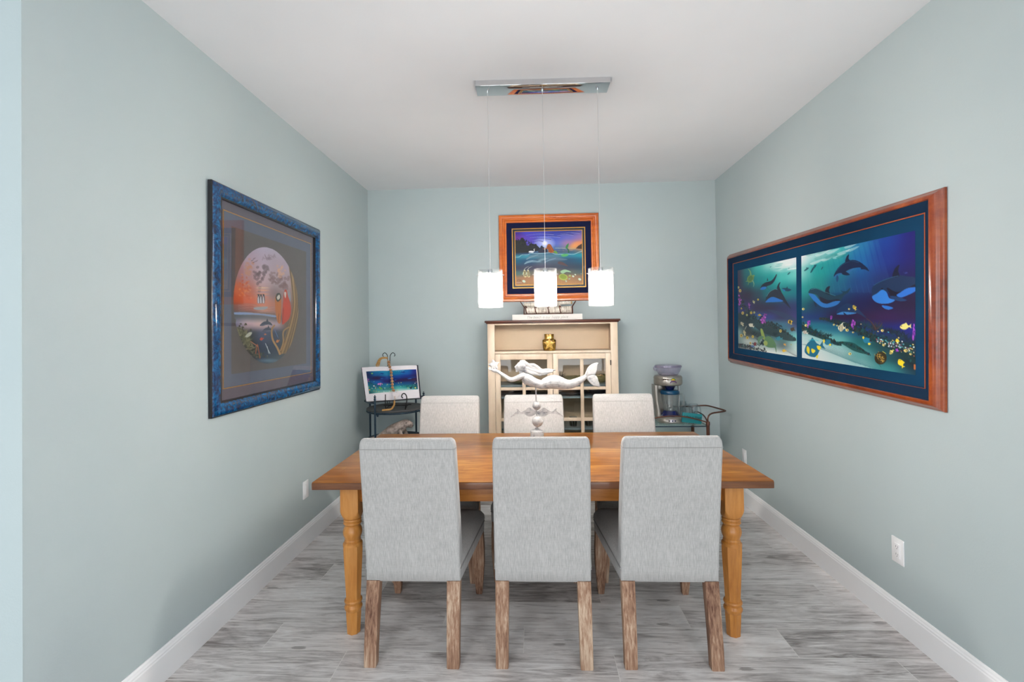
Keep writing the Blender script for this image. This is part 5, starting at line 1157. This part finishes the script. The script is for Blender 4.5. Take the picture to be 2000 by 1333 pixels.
# back uprights with curls
for s in (-1, 1):
    x0 = -1.305+s*.010; q = [(x0, 4.196, SZ+.03), (x0, 4.215, 1.12), (x0+s*.001, 4.220, 1.235), (x0+s*.008, 4.222, 1.266), (x0+s*.026, 4.222, 1.281), (x0+s*.042, 4.222, 1.272), (x0+s*.046, 4.222, 1.257), (x0+s*.037, 4.222, 1.250)]
    ew('upright', q, .0031)
ew('rear_leg', [(-1.305, 4.213, 1.10), (-1.30, 4.265, .95), (-1.295, 4.320, SZ+.0075)], .0045)
ew('cross_bar', [(-1.262, 4.075, SZ+.026), (-1.18, 4.08, SZ+.030), (-1.100, 4.075, SZ+.026)], .0045)
for x in (-1.262, -1.100):
    pts = [(x, 4.185, SZ+.02), (x, 4.12, SZ+.030), (x, 4.04, SZ+.022), (x, 3.998, SZ+.0075)]; ew('foot', pts, .0045)
ew('front_hook', [(-1.262, 4.00, SZ+.0075), (-1.259, 3.966, SZ+.030), (-1.258, 3.960, SZ+.07), (-1.256, 3.958, SZ+.140)], .0042)
ew('front_hook', [(-1.100, 4.00, SZ+.0075), (-1.086, 3.966, SZ+.040), (-1.076, 3.960, SZ+.085), (-1.078, 3.958, SZ+.125), (-1.094, 3.956, SZ+.146), (-1.112, 3.956, SZ+.140), (-1.118, 3.957, SZ+.118), (-1.106, 3.957, SZ+.108)], .0045)
ew('ledge', [(-1.30, 4.045, SZ+.036), (-1.18, 4.045, SZ+.034), (-1.06, 4.045, SZ+.040)], .004)

# open book: four corners in space, pages bulging from the spine
TL, TR, BR, BL = Vector((-1.535, 4.175, 1.153)), Vector((-1.034, 4.160, 1.169)), Vector((-.986, 4.060, .893)), Vector((-1.460, 4.075, .860))
bk = thing('open_book', 'open art book with a blue double-page undersea print, standing on the black easel', 'book', tuple((BL+BR)/2))
o0 = (BL+BR)/2; ex = (TR-TL).normalized(); up_ = ((TL+TR)/2-(BL+BR)/2).normalized(); nb = ex.cross(up_).normalized()
if nb.y > 0: nb = -nb            # towards the camera
def B3(u, v, d):                 # u 0..1 left-right, v 0..1 top-bottom
    p = (TL*(1-u)+TR*u)*(1-v) + (BL*(1-u)+BR*u)*v; return tuple(p + nb*d - o0)
M_cover = plain('dark_navy_book_cover', s2l((24, 24, 44)), .4, var=.1); M_page = plain('white_pages', s2l((226, 220, 224)), .7, var=.02)
def bulge(u): return .014+.009*math.sin(math.pi*min(1, abs(u-.47)/.53))**.8 - .004*math.exp(-((u-.47)/.04)**2)
b = BM(); secs = []
for k in range(25):
    u = -.018+1.030*k/24; secs.append([B3(u, -.016, -.014), B3(u, -.016, -.008), B3(u, 1.010, -.008), B3(u, 1.010, -.014)])
rings(b, secs); obj('cover', b, M_cover, bk, None)
b = BM(); secs = []
for k in range(49):
    u = .012+.980*k/48; d = bulge(u); secs.append([B3(u, .008, -.0076), B3(u, .008, d), B3(u, .992, d), B3(u, .992, -.0076)])
rings(b, secs); obj('pages', b, M_page, bk, 30)
rgb = paint_book(); pa, pb = .085, .985
def fnb(U, V):
    u = pa+(pb-pa)*U; v = .135+(.605+.10*(U < .36)*0-.0)*V + .045*(1-U)*V
    d = np.vectorize(bulge)(u)+.0022; out = []
    for i in range(3): out.append((TL[i]*(1-u)+TR[i]*u)*(1-v)+(BL[i]*(1-u)+BR[i]*u)*v+nb[i]*d-o0[i])
    return tuple(out)
art('printed_plate', rgb, fnb, bk)

# bead garland over the book
M_bead = wood('tan_wooden_bead', s2l((128, 88, 56)), s2l((172, 126, 86)), s2l((196, 152, 110)), axis=2, scale=8, stretch=4, rough=.6)
M_jute = plain('jute_tassel', s2l((168, 128, 74)), .9, var=.3, scale=90, bump=.5); M_heart = plain('white_wooden_heart', s2l((226, 220, 222)), .6, var=.03)
gl = thing('bead_garland', 'tan wooden bead string with jute tassels and white heart hanging over the open book', 'garland', (-1.27, 4.10, 1.21))
def G(x, y, z): return (x+1.27, y-4.10, z-1.21)
bp = [(-1.270, 4.098, 1.208), (-1.2647, 4.093, 1.186), (-1.2565, 4.088, 1.164), (-1.2480, 4.083, 1.139), (-1.241, 4.077, 1.116), (-1.2385, 4.070, 1.093), (-1.2315, 4.060, 1.067), (-1.226, 4.050, 1.044), (-1.222, 4.040, 1.018), (-1.2175, 4.030, .993), (-1.206, 4.022, .970)]
bp = [(x*.9985, y-.006, z) for x, y, z in bp]
for k, p in enumerate(bp):
    b = BM(); ball(b, (0, 0, 0), .0128, 1, 1, .95, 14, 10); o = obj('bead', b, M_bead, gl, 60, G(*p))
b = BM(); tube(b, [G(*p) for p in spl([(-1.305, 4.165, 1.236), (-1.29, 4.12, 1.232)] + bp + [(-1.194, 4.005, .948), (-1.184, 3.985, .905), (-1.182, 3.960, .880)], 3)], .0018, 6); obj('cord', b, M_jute, gl)
hp = []
for k in range(28):
    a = 2*math.pi*k/28; hp.append((.0019*16*math.sin(a)**3, .0019*(13*math.cos(a)-5*math.cos(2*a)-2*math.cos(3*a)-math.cos(4*a))))
b = BM(); prism(b, hp, lambda p, q, d: G(-1.176+p, 3.996+d-q*.2, .932+q*1.05), -.004, .004); obj('heart', b, M_heart, gl, 30)
def tassel(pts, r0, r1):
    b = BM(); P = spl(pts, 4); n = len(P)
    for k in range(9):
        a = 2*math.pi*k/9; q = []
        for i, p in enumerate(P):
            s_ = i/(n-1); rad = (.003+(r1-.003)*s_**1.3); q.append(G(p[0]+rad*math.cos(a), p[1]+rad*.5*math.sin(a), p[2]+rad*math.sin(a)*.8))
        tube(b, q, [max(.0015, r0*(1-.5*i/n)) for i in range(n)], 6)
    ball(b, G(*P[0]), .009, 1, 1, 1, 10, 8); return obj('tassel', b, M_jute, gl)
tassel([(-1.305, 4.160, 1.238), (-1.335, 4.155, 1.240), (-1.362, 4.150, 1.228), (-1.375, 4.146, 1.198), (-1.382, 4.142, 1.175)], .0055, .016)
tassel([(-1.180, 3.955, .882), (-1.182, 3.945, .850), (-1.205, 3.935, .822), (-1.240, 3.925, .8195), (-1.270, 3.92, .8165)], .0055, .006)

# ------------------------------------------------------------------ bar cart
M_cart = plain('brown_bronze_tube', s2l((96, 62, 50)), .4, .55, .2, 12); M_cartdk = plain('dark_bronze_tube', s2l((70, 50, 44)), .4, .5, .2, 12)
M_cg = glassy('cart_shelf_glass', (.84, .93, .91), .06, .10, (.5, .66, .62))
cart = thing('bar_cart', 'bronze tube bar cart with glass shelves standing in the right corner', 'cart', (1.16, 4.28, 0))
KX0, KX1, KY0, KY1, KZ = .872, 1.448, 4.085, 4.475, .660
def K3(x, y, z): return (x-1.16, y-4.28, z)
def ct(name, pts, r, m=None, n=6, s=True):
    b = BM(); tube(b, [K3(*p) for p in (spl(pts, n) if s and len(pts) > 2 else pts)], r, 10); return obj(name, b, m or M_cart, cart)
for x in (KX0, KX1):
    for y in (KY0, KY1):
        ct('post', [(x, y, .055), (x, y, .668)], .0145)
        b = BM(); lathe(b, [(.0145, .640), (.0165, .642), (.0165, .668), (.013, .673), (.006, .675)], K3(x, y, 0), 16); obj('collar', b, M_cart, cart)
        wh = BM(); lathe(wh, [(.008, -.008), (.024, -.008), (.026, -.005), (.026, .005), (.024, .008), (.008, .008)], (0, 0, 0), 20, mtx=Matrix.Translation(K3(x, y, .0262)) @ Matrix.Rotation(math.radians(90), 4, 'Y')); obj('caster', wh, M_black, cart)
for z in (.632, .30):
    for a, c in (((KX0, KY0), (KX1, KY0)), ((KX0, KY1), (KX1, KY1)), ((KX0, KY0), (KX0, KY1)), ((KX1, KY0), (KX1, KY1))):
        ct('shelf_rail', [(a[0], a[1], z), (c[0], c[1], z)], .0042, M_bluei if z > .5 else M_cart)
    b = BM(); bx(b, K3(KX0+.004, KY0+.004, z+.0056)[:2]+(z+.0056,), K3(KX1-.004, KY1-.004, 0)[:2]+(z+.0136,), .001); obj('glass_shelf', b, M_cg, cart, 30)
KS = .632+.0140
ct('front_arch', [(KX0, KY0, .664), (.96, KY0-.004, .695), (1.06, KY0-.006, .715), (1.16, KY0-.006, .722), (1.26, KY0-.006, .714), (1.36, KY0-.004, .692), (KX1, KY0, .664)], .0055)
for x in (KX0, KX1): ct('side_arch', [(x, KY0, .664), (x, KY0+.10, .708), (x, KY1-.10, .708), (x, KY1, .664)], .0055, M_cartdk)
for s, xe, xc in ((1, KX1, 1.16),):
    X_ = lambda d: xe + s*d
    ct('handle', [(X_(0), KY0, .670), (X_(.0), KY0, .700), (X_(.014), KY0+.004, .726), (X_(.045), KY0+.014, .740), (X_(.10), KY0+.035, .744), (X_(.165), KY0+.075, .745), (X_(.188), KY0+.110, .745), (X_(.180), KY0+.160, .746), (X_(.150), KY0+.30, .747), (X_(.120), KY1-.02, .748), (X_(.06), KY1, .744), (X_(.0), KY1, .740)], .0068)
ct('rear_rail', [(KX0, KY1, .738), (KX1, KY1, .738)], .0068, M_cartdk, s=False)
for x in (KX0, KX1): ct('rear_riser', [(x, KY1, .668), (x, KY1, .738)], .0068, M_cartdk, s=False)

# ------------------------------------------------------------------ frozen drink machine
M_silver = plain('brushed_silver_plastic', s2l((164, 158, 150)), .32, .65, .10, 6); M_dkblue = plain('dark_blue_plastic', s2l((6, 18, 72)), .25, var=.15, coat=.4); M_lid = plain('blue_teal_lid', s2l((10, 66, 100)), .3, var=.12)
M_clear = glassy('clear_violet_plastic', (.82, .80, .87), .10, .16, (.50, .46, .60)); M_jar = glassy('blender_jar_glass', (.88, .90, .90), .12, .10, (.66, .70, .70)); M_panel = plain('polished_control_panel', s2l((206, 198, 204)), .2, .5, .04)
DX, DY = 1.172, 4.262
dm = thing('drink_blender', 'tall silver frozen drink machine with clear ice bin and blue base on the bar cart', 'blender', (DX, DY, KS+.0004))
H0 = KS+.0004
def soft_rect(hx_, hy_, z, r, cx_=0, cy_=0): return [(cx_+p[0], cy_+p[1], z) for p in rrect(0, 0, hx_, hy_, r, 6)]
b = BM(); rings(b, [soft_rect(.098, .112, 0, .05), soft_rect(.102, .116, .006, .052), soft_rect(.100, .114, .030, .052), soft_rect(.088, .102, .046, .05), soft_rect(.070, .084, .054, .045)]); obj('base', b, M_silver, dm, 45)
b = BM(); pts = []
secs = []
for z, k in ((.008, 1.0), (.034, .985)):
    f_c = []; 
    for i in range(9): a = math.radians(-140+100*i/8); f_c.append((.086*math.cos(a)*1.0*k, -.052+.068*math.sin(a)*k, z))
    b_c = [(p[0]*.97, p[1]+.006, z) for p in f_c[::-1]]; secs.append(f_c+b_c)
rings(b, secs); pn = obj('control_panel', b, M_panel, dm, 45)
for i, a in enumerate((-122, -108, -90, -74, -60)):
    t_ = math.radians(a); b = BM(); ball(b, (.086*math.cos(t_), -.052+.0685*math.sin(t_), .021), .0062 if i != 0 else .008, 1, .5, 1, 10, 6); obj('button', b, (M_black, M_slot, M_dkblue, M_dkblue, M_dkblue)[i], pn)
b = BM(); lathe(b, [(.078, .050), (.080, .054), (.070, .072), (.060, .092), (.056, .096), (.02, .097)], (.012, -.012, 0), 32); obj('jar_base', b, M_dkblue, dm)
# glass jar, fluted
def flute(a, z): return 1+.022*math.cos(a*12)
b = BM(); lathe(b, [(.02, .098), (.053, .098), (.058, .104), (.066, .160), (.076, .235), (.078, .240), (.0735, .240), (.062, .160), (.054, .108), (.02, .104)], (.012, -.012, 0), 72, cap=False, fn=flute); jr = obj('glass_jar', b, M_jar, dm, 50)
b = BM(); tube(b, spl([(.012+.073, -.012, .232), (.012+.100, -.012, .238), (.012+.118, -.012, .222), (.012+.121, -.012, .180), (.012+.112, -.012, .140), (.012+.066, -.012, .125)], 5), .0085, 10, flat=.8); obj('jar_handle', b, M_jar, jr)
b = BM(); lathe(b, [(.02, .100), (.018, .112), (.008, .118), (.001, .122)], (.012, -.012, 0), 14); tube(b, [(-.018, -.012, .122), (.012, -.012, .114), (.042, -.012, .124)], [.001, .004, .001], 6, flat=.4); obj('blades', b, M_satin, jr)
b = BM(); lathe(b, [(.079, .2405), (.081, .246), (.081, .262), (.074, .272), (.030, .277)], (.012, -.012, 0), 32); obj('jar_lid', b, M_lid, dm)
b = BM(); lathe(b, [(.034, .2775), (.036, .282), (.046, .304), (.048, .318)], (.012, -.012, 0), 28); obj('ice_chute', b, M_dkblue, dm)
# support columns
b = BM(); secs = []
for z, xo, hx_ in ((.034, -.082, .024), (.08, -.086, .018), (.16, -.098, .016), (.24, -.104, .017), (.316, -.104, .020)): secs.append(soft_rect(hx_, .052, z, .012, xo, .040))
rings(b, secs); obj('support_column', b, M_silver, dm, 45)
b = BM(); tube(b, [(.102, .050, .044), (.108, .050, .18), (.106, .050, .318)], .0075, 10); obj('support_tube', b, M_satin, dm)
b = BM(); rings(b, [soft_rect(.070, .012, .05, .010, 0, .098), soft_rect(.074, .012, .318, .010, 0, .098)]); obj('rear_column', b, M_silver, dm, 45)
# head
b = BM(); lathe(b, [(.060, .3185), (.108, .3185), (.117, .325), (.120, .334), (.121, .362), (.119, .368), (.119, .372), (.121, .376), (.120, .388), (.112, .400), (.085, .405)], (0, 0, 0), 56, fy=1.0); hd = obj('head', b, M_silver, dm, 40)
M_y = plain('emblem_yellow', s2l((216, 178, 40)), .5); M_g = plain('emblem_green', s2l((70, 128, 46)), .5); M_p = plain('emblem_purple', s2l((96, 60, 110)), .5)
def onhead(p, q, d, z0): a = math.radians(-84)+p/.1215; return ((.1215+d)*math.cos(a), (.1215+d)*math.sin(a), z0+q)
def half_disc(R, k=10): return [(R*math.cos(math.pi*i/k), R*.9*math.sin(math.pi*i/k)) for i in range(k+1)]
b = BM(); prism(b, half_disc(.021), lambda p, q, d: onhead(p, q, d, .368), 0, .0015); em = obj('emblem', b, M_g, hd, None)
b = BM(); prism(b, half_disc(.015), lambda p, q, d: onhead(p-.002, q, d, .3685), .0016, .0022); obj('emblem_sun', b, M_y, em, None)
b = BM(); ar = [(.030*math.cos(math.pi*i/10), -.014+.024*math.sin(math.pi*i/10)) for i in range(11)]+[(.023*math.cos(math.pi*i/10), -.014+.012*math.sin(math.pi*i/10)) for i in range(10, -1, -1)]
prism(b, ar, lambda p, q, d: onhead(p, q, d, .358), 0, .0018); obj('emblem_banner', b, M_p, em, None)
for i in range(3):
    b = BM(); prism(b, [(-.0055, -.005), (.0055, -.005), (.0055, .005), (-.0055, .005)], lambda p, q, d: onhead(p-.082+i*.018, q, d, .376), 0, .0012); obj('badge', b, plain('badge_brown', s2l((90, 66, 54)), .5), hd, None)
# ice bin
b = BM()
def lobes(a, z): return 1+.05*max(0, math.cos(a-math.radians(205)))**8
lathe(b, [(.02, .4055), (.072, .4055), (.082, .412), (.100, .440), (.110, .470), (.112, .486), (.107, .494), (.06, .4975), (.002, .498)], (.004, 0, 0), 48, fn=lobes); ib = obj('ice_bin', b, M_clear, dm, 50)
b = BM(); lathe(b, [(.1135, .473), (.1155, .477), (.1155, .484), (.1135, .488), (.109, .488), (.109, .473)], (.004, 0, 0), 48, cap=False, fn=lobes); obj('bin_rim', b, M_clear, ib)
b = BM(); tube(b, spl([(-.098, -.03, .482), (-.118, -.036, .480), (-.130, -.038, .470), (-.122, -.036, .455), (-.104, -.032, .450)], 4), .0075, 8); obj('bin_handle', b, M_clear, ib)
b = BM(); lathe(b, [(.055, .4058), (.060, .412), (.050, .418), (.02, .4185)], (.004, 0, 0), 24); obj('ice_shaver', b, plain('pale_shaver', s2l((190, 186, 190)), .3, .3), ib)

# two glass mugs and the teal sign block
M_mug = glassy('mug_glass', (.90, .93, .94), .10, .06, (.6, .68, .72))
def mug(x, y, label, rz=0, h=.100, r=.040):
    t = thing('glass_mug', label, 'mug', (x, y, KS+.0004), rz, 'clear glass mugs on the bar cart')
    b = BM(); lathe(b, [(.002, 0), (r*.92, 0), (r*.96, .004), (r*.93, .02), (r*.95, h*.6), (r, h), (r*.93, h), (r*.87, h*.6), (r*.85, .012), (.002, .010)], (0, 0, 0), 28, cap=False, fn=lambda a, z: 1+(.012*math.cos(a*10) if z < h*.55 else 0)); g = obj('glass_body', b, M_mug, t, 50)
    b = BM(); tube(b, spl([(r*.93, 0, h*.84), (r*1.45, 0, h*.86), (r*1.72, 0, h*.62), (r*1.6, 0, h*.32), (r*.93, 0, h*.20)], 5), .0052, 8); obj('handle', b, M_mug, t); return t
mug(1.372, 4.22, 'clear glass mug on the bar cart, right behind the teal block', 0.1, .155, .0385)
mug(1.325, 4.375, 'clear glass mug on the bar cart, furthest back beside the silver machine', -.9, .155, .036)
M_tealp = plain('teal_painted_wood', s2l((10, 128, 136)), .55, var=.10, scale=8); M_navyink = plain('dark_blue_lettering', s2l((4, 22, 44)), .6)
ts = thing('teal_sign', 'small teal block sign with dark blue script leaning low on the bar cart', 'sign', (1.322, 4.119, KS+.0004), 0)
rot = Matrix.Rotation(math.radians(6.5), 4, 'Y')
b = BM(); bx(b, (-.082, -.009, .0), (.082, .009, .082), .002, mtx=Matrix.Translation((0, 0, .0093)) @ rot); obj('block', b, M_tealp, ts)
text_mesh('lettering', "Life's a Shell", .0295, M_navyink, ts, Matrix.Translation((0, 0, .0093)) @ rot @ Matrix.Translation((0, -.0093, .050)) @ Matrix.Rotation(math.radians(90), 4, 'X'), .35)
